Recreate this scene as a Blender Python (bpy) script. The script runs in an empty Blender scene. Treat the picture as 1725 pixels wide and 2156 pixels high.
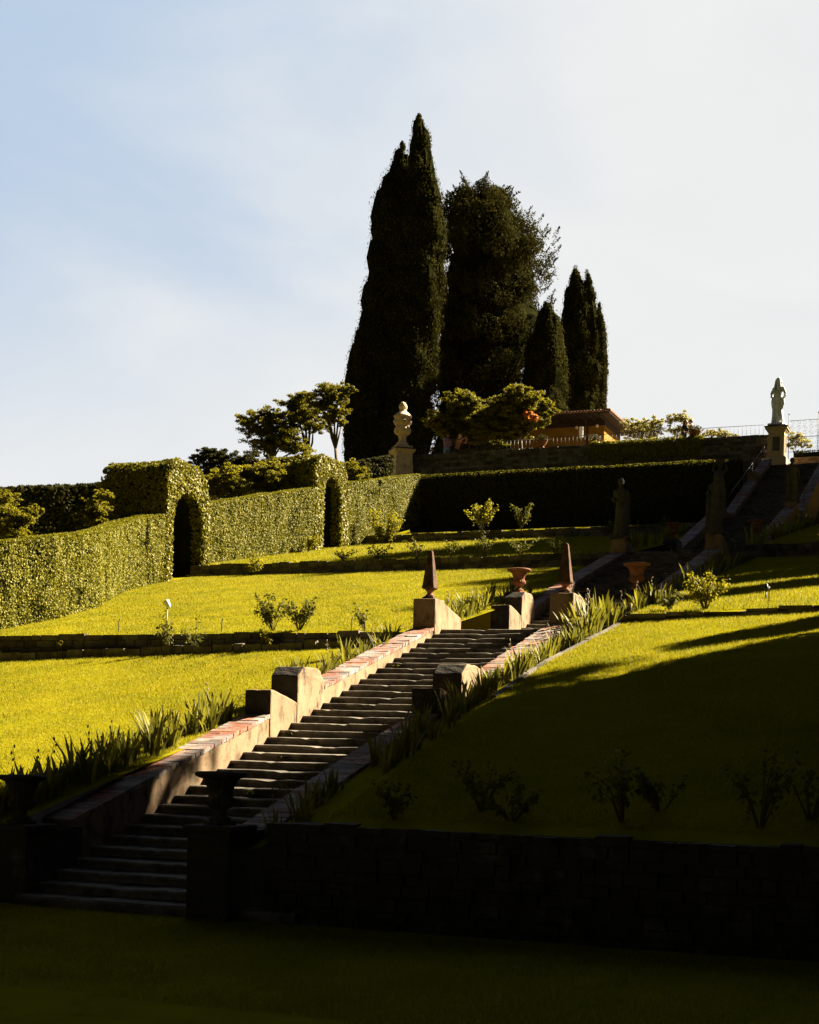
import bpy, bmesh, math, random
import numpy as np
from mathutils import Matrix, Vector

scene = bpy.context.scene
COL = scene.collection
R = math.radians
rng = np.random.default_rng(7)
random.seed(7)

# ------------------------------------------------------------------ camera
cam_d = bpy.data.cameras.new("camera")
cam = bpy.data.objects.new("camera", cam_d)
COL.objects.link(cam)
cam.matrix_world = (Matrix.Translation((0, 0, 1.838)) @ Matrix.Rotation(0.381505, 4, 'Z')
                    @ Matrix.Rotation(R(90), 4, 'X') @ Matrix.Rotation(0.021266, 4, 'Z'))
cam_d.sensor_fit = 'VERTICAL'
cam_d.sensor_height = 36
cam_d.lens = 3100 / 2156 * 36
cam_d.shift_y = (1568.9 - 1078) / 2156
cam_d.clip_start = 0.1
cam_d.clip_end = 3000
scene.camera = cam

# ------------------------------------------------------------------ light
SUN_AZ, SUN_EL = 50.0, 36.5            # degrees from +X towards +Y
SUN_POWER, EXPOSURE, SKY = 5.0, 2.95, 0.0535
world = bpy.data.worlds.new("World")
scene.world = world
world.use_nodes = True
nt = world.node_tree
for n in list(nt.nodes): nt.nodes.remove(n)
def N(t, **kw):
    n = nt.nodes.new(t)
    for k, v in kw.items(): setattr(n, k, v)
    return n
out = N('ShaderNodeOutputWorld'); bg = N('ShaderNodeBackground')
sky = N('ShaderNodeTexSky', sky_type='NISHITA', sun_disc=False)
sky.sun_elevation = R(SUN_EL); sky.sun_rotation = R(90 - SUN_AZ)
sky.altitude = 100; sky.air_density = 1.0; sky.dust_density = 1.0; sky.ozone_density = 1.5
tc = N('ShaderNodeTexCoord')
mp = N('ShaderNodeMapping'); mp.inputs['Scale'].default_value = (1.0, 1.0, 2.6)
mp.inputs['Rotation'].default_value = (0.0, R(14), R(10))
nz = N('ShaderNodeTexNoise'); nz.inputs['Scale'].default_value = 2.3; nz.inputs['Detail'].default_value = 7
nz.inputs['Roughness'].default_value = 0.5; nz.inputs['Distortion'].default_value = 0.5
nt.links.new(tc.outputs['Generated'], mp.inputs['Vector']); nt.links.new(mp.outputs['Vector'], nz.inputs['Vector'])
# veil of thin cloud: a bank around the view axis only, thicker towards the sun side and the horizon
dot = N('ShaderNodeVectorMath', operation='DOT_PRODUCT'); dot.inputs[1].default_value = (0.85, 0.50, -1.05)
nt.links.new(tc.outputs['Generated'], dot.inputs[0])
ad = N('ShaderNodeMath', operation='MULTIPLY_ADD'); ad.inputs[1].default_value = 1.15
nt.links.new(dot.outputs['Value'], ad.inputs[0]); nt.links.new(nz.outputs['Fac'], ad.inputs[2])
ramp = N('ShaderNodeMapRange', interpolation_type='SMOOTHSTEP')
ramp.inputs['From Min'].default_value = -0.12; ramp.inputs['From Max'].default_value = 0.36
nt.links.new(ad.outputs[0], ramp.inputs['Value'])
# bank mask
bk = N('ShaderNodeVectorMath', operation='DOT_PRODUCT'); bk.inputs[1].default_value = (-0.372, 0.928, 0.0)
nt.links.new(tc.outputs['Generated'], bk.inputs[0])
bm_ = N('ShaderNodeMapRange', interpolation_type='SMOOTHSTEP')
bm_.inputs['From Min'].default_value = 0.55; bm_.inputs['From Max'].default_value = 0.78
nt.links.new(bk.outputs['Value'], bm_.inputs['Value'])
cmix = N('ShaderNodeMix', data_type='RGBA')
skm = N('ShaderNodeMix', data_type='RGBA', blend_type='MULTIPLY'); skm.inputs[0].default_value = 1.0
skm.inputs[7].default_value = (.045, .045, .047, 1)  # clear sky outside the bank is dimmed to deepen the shade
nt.links.new(sky.outputs['Color'], skm.inputs[6])
# inside the bank the clear sky itself is milky
milk = N('ShaderNodeMix', data_type='RGBA'); 
sx = N('ShaderNodeSeparateXYZ'); nt.links.new(tc.outputs['Generated'], sx.inputs[0])
hz = N('ShaderNodeMapRange', interpolation_type='SMOOTHSTEP'); hz.inputs['From Min'].default_value = .36; hz.inputs['From Max'].default_value = .08; nt.links.new(sx.outputs['Z'], hz.inputs['Value'])
hm = N('ShaderNodeMix', data_type='RGBA'); hm.inputs[6].default_value = (1.20, 1.50, 1.90, 1); hm.inputs[7].default_value = (2.07, 2.10, 2.10, 1)
nt.links.new(hz.outputs[0], hm.inputs[0]); nt.links.new(hm.outputs[2], milk.inputs[7])
nt.links.new(bm_.outputs[0], milk.inputs[0]); nt.links.new(skm.outputs[2], milk.inputs[6])
cf = N('ShaderNodeMath', operation='MULTIPLY')
nt.links.new(ramp.outputs[0], cf.inputs[0]); nt.links.new(bm_.outputs[0], cf.inputs[1])
n5 = N('ShaderNodeTexNoise'); n5.inputs['Scale'].default_value = 5.5; n5.inputs['Detail'].default_value = 6; n5.inputs['Distortion'].default_value = .8
nt.links.new(mp.outputs['Vector'], n5.inputs['Vector'])
r5 = N('ShaderNodeMapRange'); r5.inputs['From Min'].default_value = .3; r5.inputs['From Max'].default_value = .7; nt.links.new(n5.outputs['Fac'], r5.inputs['Value'])
c5 = N('ShaderNodeMix', data_type='RGBA'); c5.inputs[6].default_value = (2.0, 2.035, 2.05, 1); c5.inputs[7].default_value = (2.10, 2.12, 2.12, 1)
nt.links.new(r5.outputs[0], c5.inputs[0]); nt.links.new(c5.outputs[2], cmix.inputs[7])
nt.links.new(cf.outputs[0], cmix.inputs[0]); nt.links.new(milk.outputs[2], cmix.inputs[6])
nt.links.new(cmix.outputs[2], bg.inputs['Color'])
bg.inputs['Strength'].default_value = SKY
nt.links.new(bg.outputs[0], out.inputs[0])

sun_d = bpy.data.lights.new("sun", 'SUN'); sun_o = bpy.data.objects.new("sun", sun_d)
COL.objects.link(sun_o)
sun_d.energy = SUN_POWER; sun_d.angle = R(0.5); sun_d.color = (1.0, 0.85, 0.62)
sv = Vector((math.cos(R(SUN_AZ)) * math.cos(R(SUN_EL)), math.sin(R(SUN_AZ)) * math.cos(R(SUN_EL)), math.sin(R(SUN_EL))))
sun_o.rotation_euler = sv.to_track_quat('Z', 'Y').to_euler()
sun_o.location = (30, 60, 60)
vs = scene.view_settings
vs.view_transform = 'Standard'; vs.look = 'None'; vs.exposure = EXPOSURE; vs.gamma = 1.0

# ------------------------------------------------------------------ materials
MATS = {}
def mat_base(name):
    m = bpy.data.materials.new(name); m.use_nodes = True
    return m, m.node_tree, m.node_tree.nodes['Principled BSDF']
def rgba(c): return (c[0], c[1], c[2], 1)
def surf(name, c1, c2, scale=4.0, rough=0.85, bump=0.3, bscale=30.0, stain=None, sscale=2.0, sthr=(0.52, 0.66), island=0.0, spec=0.25, stretch=(1, 1, 1), spots=None, spscale=14.0, spthr=(.62,.68)):
    m, t, p = mat_base(name)
    def nn(ty, **kw):
        n = t.nodes.new(ty)
        for k, v in kw.items(): setattr(n, k, v)
        return n
    tc = nn('ShaderNodeTexCoord'); mp = nn('ShaderNodeMapping'); mp.inputs['Scale'].default_value = stretch
    oi = nn('ShaderNodeObjectInfo'); va = nn('ShaderNodeVectorMath', operation='MULTIPLY_ADD')
    va.inputs[1].default_value = (37, 37, 37)
    t.links.new(oi.outputs['Random'], va.inputs[0]); t.links.new(tc.outputs['Object'], va.inputs[2])
    t.links.new(va.outputs[0], mp.inputs['Vector'])
    n1 = nn('ShaderNodeTexNoise'); n1.inputs['Scale'].default_value = scale; n1.inputs['Detail'].default_value = 6; n1.inputs['Roughness'].default_value = .65
    t.links.new(mp.outputs[0], n1.inputs['Vector'])
    mr = nn('ShaderNodeMapRange'); mr.inputs['From Min'].default_value = .3; mr.inputs['From Max'].default_value = .7
    t.links.new(n1.outputs['Fac'], mr.inputs['Value'])
    mx = nn('ShaderNodeMix', data_type='RGBA'); mx.inputs[6].default_value = rgba(c1); mx.inputs[7].default_value = rgba(c2)
    t.links.new(mr.outputs[0], mx.inputs[0])
    col = mx.outputs[2]
    for (sc, scs, thr) in ((stain, sscale, sthr), (spots, spscale, spthr)):
        if sc is None: continue
        n2 = nn('ShaderNodeTexNoise'); n2.inputs['Scale'].default_value = scs; n2.inputs['Detail'].default_value = 8; n2.inputs['Roughness'].default_value = .7
        t.links.new(mp.outputs[0], n2.inputs['Vector'])
        m2 = nn('ShaderNodeMapRange'); m2.inputs['From Min'].default_value = thr[0]; m2.inputs['From Max'].default_value = thr[1]
        t.links.new(n2.outputs['Fac'], m2.inputs['Value'])
        x2 = nn('ShaderNodeMix', data_type='RGBA'); x2.inputs[7].default_value = rgba(sc)
        t.links.new(m2.outputs[0], x2.inputs[0]); t.links.new(col, x2.inputs[6]); col = x2.outputs[2]
    if island > 0:
        g = nn('ShaderNodeNewGeometry'); m3 = nn('ShaderNodeMapRange')
        m3.inputs['To Min'].default_value = 1 - island; m3.inputs['To Max'].default_value = 1 + island
        t.links.new(g.outputs['Random Per Island'], m3.inputs['Value'])
        x3 = nn('ShaderNodeVectorMath', operation='SCALE')
        t.links.new(col, x3.inputs[0]); t.links.new(m3.outputs[0], x3.inputs['Scale']); col = x3.outputs[0]
    t.links.new(col, p.inputs['Base Color'])
    p.inputs['Roughness'].default_value = rough; p.inputs['Specular IOR Level'].default_value = spec
    if bump > 0:
        n3 = nn('ShaderNodeTexNoise'); n3.inputs['Scale'].default_value = bscale; n3.inputs['Detail'].default_value = 6
        t.links.new(mp.outputs[0], n3.inputs['Vector'])
        b = nn('ShaderNodeBump'); b.inputs['Strength'].default_value = bump; b.inputs['Distance'].default_value = .02
        t.links.new(n3.outputs['Fac'], b.inputs['Height']); t.links.new(b.outputs[0], p.inputs['Normal'])
    MATS[name] = m
    return m
def leafy(name, ca, cb, trans=0.35, rough=0.5, spec=0.3, tcol=None, patch=False):
    m, t, p = mat_base(name)
    g = t.nodes.new('ShaderNodeNewGeometry')
    mx = t.nodes.new('ShaderNodeMix'); mx.data_type = 'RGBA'
    mx.inputs[6].default_value = rgba(ca); mx.inputs[7].default_value = rgba(cb)
    t.links.new(g.outputs['Random Per Island'], mx.inputs[0])
    if patch:      # worn and greener patches of turf
        co = t.nodes.new('ShaderNodeTexCoord'); n1 = t.nodes.new('ShaderNodeTexNoise'); n1.inputs['Scale'].default_value = .9; n1.inputs['Detail'].default_value = 7; n1.inputs['Roughness'].default_value = .7
        t.links.new(co.outputs['Object'], n1.inputs['Vector'])
        r1 = t.nodes.new('ShaderNodeMapRange'); r1.inputs['From Min'].default_value = .38; r1.inputs['From Max'].default_value = .66; t.links.new(n1.outputs['Fac'], r1.inputs['Value'])
        m1 = t.nodes.new('ShaderNodeMix'); m1.data_type = 'RGBA'; m1.blend_type = 'MULTIPLY'; m1.inputs[0].default_value = 1
        m0 = t.nodes.new('ShaderNodeMix'); m0.data_type = 'RGBA'; m0.inputs[6].default_value = (1.1, 1.06, 1.2, 1); m0.inputs[7].default_value = (.72, .80, .9, 1)
        t.links.new(r1.outputs[0], m0.inputs[0]); t.links.new(mx.outputs[2], m1.inputs[6]); t.links.new(m0.outputs[2], m1.inputs[7]); mx = m1
    t.links.new(mx.outputs[2], p.inputs['Base Color'])
    p.inputs['Roughness'].default_value = rough; p.inputs['Specular IOR Level'].default_value = spec
    tr = t.nodes.new('ShaderNodeBsdfTranslucent'); ms = t.nodes.new('ShaderNodeMixShader'); ms.inputs[0].default_value = trans
    if tcol:
        x = t.nodes.new('ShaderNodeMix'); x.data_type = 'RGBA'; x.blend_type = 'MULTIPLY'; x.inputs[0].default_value = 1
        x.inputs[7].default_value = rgba(tcol); t.links.new(mx.outputs[2], x.inputs[6]); t.links.new(x.outputs[2], tr.inputs['Color'])
    else: t.links.new(mx.outputs[2], tr.inputs['Color'])
    o = t.nodes['Material Output']
    t.links.new(p.outputs[0], ms.inputs[1]); t.links.new(tr.outputs[0], ms.inputs[2]); t.links.new(ms.outputs[0], o.inputs[0])
    MATS[name] = m
    return m
def plain(name, c, rough=.6, metal=0.0, spec=.3):
    m, t, p = mat_base(name)
    p.inputs['Base Color'].default_value = rgba(c); p.inputs['Roughness'].default_value = rough
    p.inputs['Metallic'].default_value = metal; p.inputs['Specular IOR Level'].default_value = spec
    MATS[name] = m
    return m

surf('lawn_soil', (.15, .136, .005), (.205, .182, .007), scale=1.6, bump=.5, bscale=60, rough=1, spec=0.0, stain=(.075, .07, .008), sscale=5, sthr=(.58, .75))
surf('earth', (.03, .022, .012), (.055, .04, .02), scale=5, bump=.6, bscale=18, rough=1, spec=0.05)
surf('plaster', (.17, .115, .066), (.225, .16, .098), scale=3, bump=.35, bscale=45, stain=(.045, .033, .022), sscale=4.2, sthr=(.50, .66), spots=(.24, .19, .13), spscale=1.3, spthr=(.56, .7), rough=.9, spec=.1, stretch=(1, 1, .55))
surf('old_stone', (.05, .046, .04), (.12, .11, .095), scale=5, bump=.5, bscale=28, rough=.9, stain=(.24, .22, .18), sscale=9, sthr=(.60, .72), spots=(.30, .28, .22), spscale=5, spthr=(.66, .70), spec=.15)
surf('lichen_shade_stone', (.022, .02, .017), (.05, .045, .038), scale=5, bump=.5, bscale=28, rough=.95, stain=(.09, .08, .065), sscale=2.5, sthr=(.56, .7), spots=(.30, .29, .25), spscale=26, spthr=(.68, .71), spec=.08)  # dark lichen-specked stone; at the stair foot its darkness is painted-in shade
surf('step_stone', (.10, .088, .07), (.17, .15, .12), scale=6, bump=.5, bscale=34, rough=.9, stain=(.045, .042, .036), sscale=2.6, sthr=(.46, .62), spots=(.36, .34, .28), spscale=6, spthr=(.66, .71), spec=.15)
surf('coping_brick', (.17, .060, .034), (.23, .10, .062), scale=7, bump=.4, bscale=50, island=.35, rough=.85, stain=(.21, .18, .165), sscale=1.7, sthr=(.44, .56), spots=(.03, .026, .022), spscale=9, spthr=(.62, .70), spec=.2)
surf('wall_stone', (.065, .058, .048), (.13, .115, .095), scale=5, bump=.5, bscale=24, island=.45, rough=.95, stain=(.03, .032, .02), sscale=3, spec=.1)
surf('brick', (.20, .14, .085), (.27, .19, .12), scale=6, bump=.4, bscale=40, island=.3, rough=.95, spec=.1)
surf('terracotta', (.17, .068, .034), (.23, .10, .055), scale=9, bump=.3, bscale=60, stain=(.10, .05, .03), sscale=4, rough=.9, spec=.15)
surf('dark_terracotta', (.055, .030, .020), (.095, .052, .034), scale=9, bump=.6, bscale=50, stain=(.02, .017, .014), sscale=5, sthr=(.48, .62), spots=(.17, .15, .12), spscale=18, spthr=(.68, .72), rough=.95, spec=.1)
surf('limestone', (.60, .46, .31), (.74, .58, .41), scale=5, bump=.5, bscale=26, stain=(.30, .22, .13), sscale=5, sthr=(.50, .66), rough=.9, spec=.1)
surf('marble', (.50, .55, .62), (.74, .77, .80), scale=8, bump=.5, bscale=36, stain=(.12, .14, .13), sscale=5, sthr=(.52, .64), stretch=(1.6, 1.6, .7), rough=.85, spec=.1)
surf('dark_statue', (.045, .042, .036), (.08, .074, .062), scale=7, bump=.4, bscale=40, stain=(.035, .034, .03), sscale=4, rough=.95, spec=.1)
surf('pedestal_paint', (.40, .31, .18), (.48, .38, .23), scale=3, bump=.2, bscale=30, stain=(.24, .18, .11), sscale=3, sthr=(.55, .7), rough=.9, spec=.1)
surf('ochre_wall', (.21, .108, .016), (.27, .142, .023), scale=2, bump=.15, bscale=30, rough=.95, spec=.05)
surf('roof_tile', (.16, .08, .05), (.26, .15, .10), scale=6, bump=.3, bscale=30, island=.3, rough=.9, spec=.1)
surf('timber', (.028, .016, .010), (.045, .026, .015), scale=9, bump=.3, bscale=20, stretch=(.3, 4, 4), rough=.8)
surf('bark', (.07, .05, .035), (.13, .10, .07), scale=8, bump=.8, bscale=20, stretch=(3, 3, .6), rough=.95, spec=.1)
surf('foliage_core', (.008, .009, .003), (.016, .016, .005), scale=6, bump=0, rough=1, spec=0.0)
leafy('grass_blade', (.185, .172, .004), (.285, .255, .010), trans=.38, rough=.6, spec=.08, patch=True)
leafy('hedge_leaf', (.085, .088, .003), (.20, .182, .012), trans=.25, rough=.55, spec=.10)
leafy('ivy_leaf', (.075, .075, .003), (.21, .187, .008), trans=.28, rough=.52, spec=.14)
leafy('cypress_leaf', (.030, .029, .006), (.052, .047, .010), trans=.10, rough=1, spec=0.0)
leafy('conifer_leaf', (.032, .031, .008), (.058, .052, .013), trans=.10, rough=1, spec=0.0)
leafy('tree_leaf', (.085, .082, .003), (.175, .152, .006), trans=.55, rough=.55, spec=.1)
leafy('yellow_leaf', (.11, .104, .004), (.21, .185, .010), trans=.58, rough=.6, spec=.08)
leafy('pale_leaf', (.20, .19, .04), (.30, .265, .075), trans=.5, rough=.5, spec=.3)
leafy('autumn_leaf', (.30, .09, .015), (.42, .16, .02), trans=.5)
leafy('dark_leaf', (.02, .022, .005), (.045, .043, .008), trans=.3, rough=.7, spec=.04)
leafy('rose_leaf', (.05, .054, .005), (.115, .108, .012), trans=.42, rough=.6, spec=.06)
leafy('iris_leaf', (.075, .078, .006), (.17, .155, .016), trans=.42, rough=.6, spec=.12)
leafy('flower_petal', (.20, .15, .09), (.32, .22, .14), trans=.4)
plain('iron', (.03, .03, .035), .55, .6)
plain('grey_metal', (.10, .10, .10), .5, .7)
plain('lamp_white', (.75, .77, .80), .35)
plain('lamp_globe', (.70, .58, .42), .3)
plain('paper_white', (.8, .8, .8), .8)
plain('skin', (.55, .30, .20), .55)
plain('grey_hair', (.30, .28, .26), .6)
plain('blonde_hair', (.55, .38, .20), .6)
plain('dark_hair', (.02, .014, .01), .6)
plain('lilac_cloth', (.40, .27, .44), .85)
plain('blue_cloth', (.32, .44, .58), .85)
plain('black_cloth', (.015, .015, .017), .85)
plain('brown_cloth', (.35, .16, .09), .85)
plain('pink_cloth', (.5, .25, .25), .85)
plain('dark_glass', (.01, .01, .012), .2)
surf('stem', (.05, .045, .02), (.09, .075, .03), scale=20, bump=0, rough=.8)
surf('gravel', (.10, .085, .06), (.14, .12, .085), scale=20, bump=.5, bscale=80, rough=1, spec=.05)

# ------------------------------------------------------------------ helpers
def tag(o, label=None, cat=None, group=None, kind=None):
    if label: o['label'] = label
    if cat: o['category'] = cat
    if group: o['group'] = group
    if kind: o['kind'] = kind
    return o
def empty(name, loc=(0, 0, 0), rz=0.0):
    o = bpy.data.objects.new(name, None); COL.objects.link(o)
    o.location = loc; o.rotation_euler = (0, 0, rz); o.empty_display_size = .2
    return o
def link(name, me, parent=None, loc=None, rz=0.0):
    o = bpy.data.objects.new(name, me); COL.objects.link(o)
    if loc is not None: o.location = loc
    if rz: o.rotation_euler = (0, 0, rz)
    if parent: o.parent = parent
    return o
def copy_tree(o, parent=None):
    c = o.copy(); COL.objects.link(c)
    if parent: c.parent = parent
    for ch in list(o.children): copy_tree(ch, c)
    return c

def clump_cores(C, Rd, f):
    g = G()
    for c, q in zip(np.asarray(C), np.asarray(Rd)): g.ball(tuple(c), f, 7, 0, tuple(q))
    return (g.v, g.f)
class G:
    """collects verts and faces for ONE mesh"""
    def __init__(s): s.v = []; s.f = []; s.m = []; s.sm = []; s.n = 0; s.blocks = []
    def add(s, V, F, m=0, smooth=False):
        b = s.n; V = [tuple(map(float, q)) for q in V]
        s.v += V; s.n += len(V)
        for f in F: s.f.append(tuple(b + i for i in f)); s.m.append(m); s.sm.append(smooth)
    def box(s, x0, x1, y0, y1, z0, z1, m=0, j=0.0):
        V = [(x, y, z) for z in (z0, z1) for y in (y0, y1) for x in (x0, x1)]
        if j: V = [tuple(c + random.uniform(-j, j) for c in q) for q in V]
        s.add(V, [(0, 2, 3, 1), (4, 5, 7, 6), (0, 1, 5, 4), (2, 6, 7, 3), (0, 4, 6, 2), (1, 3, 7, 5)], m)
    def prism(s, prof, x0, x1, m=0):
        """profile in (y,z), extruded along x; profile counter-clockwise seen from +x"""
        n = len(prof)
        V = [(x0, y, z) for y, z in prof] + [(x1, y, z) for y, z in prof]
        F = [(i, (i + 1) % n, n + (i + 1) % n, n + i) for i in range(n)]
        F += [tuple(range(n - 1, -1, -1)), tuple(range(n, 2 * n))]
        s.add(V, F, m)
    def lathe(s, prof, n=32, c=(0, 0, 0), m=0, mod=None, smooth=True, cap=True):
        V = []; F = []
        for k, (r, z) in enumerate(prof):
            for i in range(n):
                a = 2 * math.pi * i / n
                rr = r * (mod(a, z) if mod else 1)
                V.append((c[0] + rr * math.cos(a), c[1] + rr * math.sin(a), c[2] + z))
        for k in range(len(prof) - 1):
            for i in range(n):
                F.append((k * n + i, k * n + (i + 1) % n, (k + 1) * n + (i + 1) % n, (k + 1) * n + i))
        if cap:
            F.append(tuple(range(n - 1, -1, -1))); F.append(tuple((len(prof) - 1) * n + i for i in range(n)))
        s.add(V, F, m, smooth)
    def tube(s, pts, rad, n=6, m=0, smooth=True):
        pts = [Vector(p) for p in pts]
        if not hasattr(rad, '__len__'): rad = [rad] * len(pts)
        V = []; F = []; up = Vector((0.13, 0.31, 1)).normalized()
        for i, p in enumerate(pts):
            d = (pts[min(i + 1, len(pts) - 1)] - pts[max(i - 1, 0)])
            d = d.normalized() if d.length > 1e-9 else Vector((0, 0, 1))
            a = d.cross(up)
            if a.length < 1e-3: a = d.cross(Vector((1, 0, 0)))
            a.normalize(); b = d.cross(a)
            for k in range(n):
                t = 2 * math.pi * k / n
                V.append(p + (a * math.cos(t) + b * math.sin(t)) * rad[i])
        for i in range(len(pts) - 1):
            for k in range(n): F.append((i * n + k, (i + 1) * n + k, (i + 1) * n + (k + 1) % n, i * n + (k + 1) % n))
        F.append(tuple(range(n))); F.append(tuple((len(pts) - 1) * n + k for k in range(n - 1, -1, -1)))
        s.add(V, F, m, smooth)
    def ball(s, c, r, n=10, m=0, sq=(1, 1, 1)):
        V = []; F = []; k = n // 2 + 1
        for i in range(k + 1):
            th = math.pi * i / k
            for j in range(n):
                a = 2 * math.pi * j / n
                V.append((c[0] + r * sq[0] * math.sin(th) * math.cos(a), c[1] + r * sq[1] * math.sin(th) * math.sin(a), c[2] - r * sq[2] * math.cos(th)))
        for i in range(k):
            for j in range(n): F.append((i * n + j, i * n + (j + 1) % n, (i + 1) * n + (j + 1) % n, (i + 1) * n + j))
        s.add(V, F, m, True)
    def quads(s, V, m=0):
        """V: (N,4,3) array of separate quads"""
        s.blocks.append((np.asarray(V, float), m))
    def mesh(s, name, mats, clean=False):
        me = bpy.data.meshes.new(name)
        nv0 = len(s.v); Q = sum(len(b[0]) for b in s.blocks)
        V = np.array(s.v, float).reshape(-1, 3)
        loops = [i for f in s.f for i in f]; sizes = [len(f) for f in s.f]
        mi = list(s.m); sm = list(s.sm)
        VV = [V]; LL = [np.array(loops, np.int32)]; SZ = [np.array(sizes, np.int32)]; MI = [np.array(mi, np.int32)]; SM = [np.array(sm, bool)]
        b = nv0
        for q, m in s.blocks:
            k = len(q); w = q.shape[1]; VV.append(q.reshape(-1, 3)); LL.append(np.arange(b, b + w * k, dtype=np.int32)); SZ.append(np.full(k, w, np.int32))
            MI.append(np.full(k, m, np.int32)); SM.append(np.zeros(k, bool)); b += w * k
        V = np.concatenate(VV); L = np.concatenate(LL); Z = np.concatenate(SZ); MI = np.concatenate(MI); SM = np.concatenate(SM)
        me.vertices.add(len(V)); me.vertices.foreach_set('co', V.astype(np.float32).ravel())
        me.loops.add(len(L)); me.loops.foreach_set('vertex_index', L)
        me.polygons.add(len(Z)); st = np.concatenate([[0], np.cumsum(Z)[:-1]]).astype(np.int32)
        me.polygons.foreach_set('loop_start', st); me.polygons.foreach_set('loop_total', Z)
        me.polygons.foreach_set('material_index', MI); me.polygons.foreach_set('use_smooth', SM)
        for mn in (mats if isinstance(mats, (list, tuple)) else [mats]): me.materials.append(MATS[mn])
        me.update(calc_edges=True); me.validate()
        return me
    def obj(s, name, mats, parent=None, loc=None, rz=0.0, bevel=0.0):
        me = s.mesh(name, mats)
        if bevel:
            bm = bmesh.new(); bm.from_mesh(me)
            bmesh.ops.bevel(bm, geom=[e for e in bm.edges if e.calc_face_angle(0) > .5], offset=bevel, segments=2, affect='EDGES', profile=.6)
            bm.to_mesh(me); bm.free()
        return link(name, me, parent, loc, rz)

def unit(A): return A / np.maximum(np.linalg.norm(A, axis=-1, keepdims=True), 1e-9)
def leaf_quads(P, Nn, L, W, jit=.6, axis=None, axis_w=0.0, curl=.12):
    """rhombic leaves at P facing roughly Nn; axis pulls the long axis"""
    k = len(P)
    n = unit(Nn + rng.normal(0, jit, (k, 3)))
    r = rng.normal(0, 1, (k, 3))
    if axis is not None: r = r * (1 - axis_w) + np.asarray(axis) * axis_w * 2.0
    t = unit(r - (r * n).sum(1, keepdims=True) * n)
    b = np.cross(n, t)
    L = (L * rng.uniform(.7, 1.25, (k, 1))); W = (W * rng.uniform(.7, 1.25, (k, 1)))
    V = np.stack([P - t * L * .5, P + b * W * .5 - n * curl * L * .3 - t * L * .06, P + t * L * .5 + n * curl * L * .3, P - b * W * .5 - n * curl * L * .3 - t * L * .06], 1)
    return V
def noise3(P, sc, seed=0):
    """cheap smooth pseudo noise in -1..1"""
    r = np.random.default_rng(seed); out = 0
    for i in range(5):
        k = r.normal(0, 1, 3) * sc * (1 + .5 * i); ph = r.uniform(0, 6.28)
        out = out + np.sin(P @ k + ph) / (1 + .35 * i)
    return out / 2.6

# ------------------------------------------------------------------ the setting
XL, XR, CW = -10.61, -8.17, .42        # inner faces of the two parapets, width of a parapet
Y0, T = 14.208, .393
def interp(x, pts): return float(np.interp(x, [p[0] for p in pts], [p[1] for p in pts]))
LEFT = [(14.3, .75), (28.0, 3.93)]
def hL(x, y):
    if y < 14.35: return -.12
    if y <= 28.15: return interp(y, LEFT) - .03 * max(0.0, -11 - x)
    if y <= 45.25: return interp(y, [(28.2, 4.17), (45.2, 7.62)])
    if y <= 60.2: return interp(y, [(45.3, 8.0), (60.2, 10.75)])
    if y <= 76: return interp(y, [(60.2, 11.08), (67.2, 12.2), (76, 15.6)])
    return 17.4
def hR(x, y):
    return hR0(x, y) - (.36 * min(1, max(0.0, (-6.85 - x) / .8)) if 14.35 < y < 62 else 0)
def hR0(x, y):
    if y < 14.35: return -.12
    if y <= 28.2: return interp(y, [(14.3, .92), (20, 2.45), (23, 3.22), (28.2, 4.31)]) + .045 * min(8, max(0.0, x + 7)) * (y - 14.3) / 14
    if y <= 45.3: return interp(y, [(28.25, 4.40), (45.3, 7.75)]) + .045 * min(8, max(0.0, x + 7)) * (45.3 - y) / 17
    if y <= 60.2: return interp(y, [(45.3, 8.1), (60.2, 10.9)])
    if y <= 76.5: return interp(y, [(60.2, 11.2), (76.5, 13.6)])
    return 16.6
def sheet(name, h, x0, x1, y0, y1, nx, ny, m, bumpy=.025, seed=1, label=None):
    xs = np.linspace(x0, x1, nx); ys = np.linspace(y0, y1, ny)
    V = []; F = []
    r = np.random.default_rng(seed)
    for j, y in enumerate(ys):
        for i, x in enumerate(xs):
            e = min(1, min(j, ny - 1 - j) / 2)
            V.append((x, y, h(x, min(max(y, y0 + 1e-4), y1 - 1e-4)) + e * bumpy * (math.sin(x * 1.1 + y * .7 + seed) + .6 * math.sin(x * 2.7 - y * 1.9) + .5 * r.uniform(-1, 1)) / 2))
    for j in range(ny - 1):
        for i in range(nx - 1): F.append((j * nx + i, j * nx + i + 1, (j + 1) * nx + i + 1, (j + 1) * nx + i))
    g = G(); g.add(V, F, 0, True)
    return tag(g.obj(name, m), kind='structure', label=label)
# a base sheet under everything that reaches the horizon
g = G(); g.add([(-900, -400, -1.2), (900, -400, -1.2), (900, 1200, -1.2), (-900, 1200, -1.2)], [(0, 1, 2, 3)])
tag(g.obj('ground', 'earth'), kind='structure')
sheet('lawn', lambda x, y: -.12, -40, 25, -25, 14.3, 60, 50, 'lawn_soil', .02, 2)
sheet('lawn', hL, -45, -10.9, 14.4, 28.1, 80, 40, 'lawn_soil', .014, 3)
sheet('lawn', hL, -60, -10.9, 28.25, 45.2, 100, 50, 'lawn_soil', .014, 4)
sheet('lawn', hL, -60, -10.9, 45.3, 60.15, 80, 40, 'lawn_soil', .014, 5)
sheet('lawn', hL, -60, -10.9, 60.25, 76, 80, 40, 'lawn_soil', .014, 6)
sheet('lawn', hR, -7.9, 30, 14.4, 28.15, 70, 40, 'lawn_soil', .014, 7)
sheet('lawn', hR, -7.9, 30, 28.3, 45.25, 70, 50, 'lawn_soil', .014, 8)
sheet('lawn', hR, -7.9, 30, 45.35, 60.15, 60, 40, 'lawn_soil', .014, 9)
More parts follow.
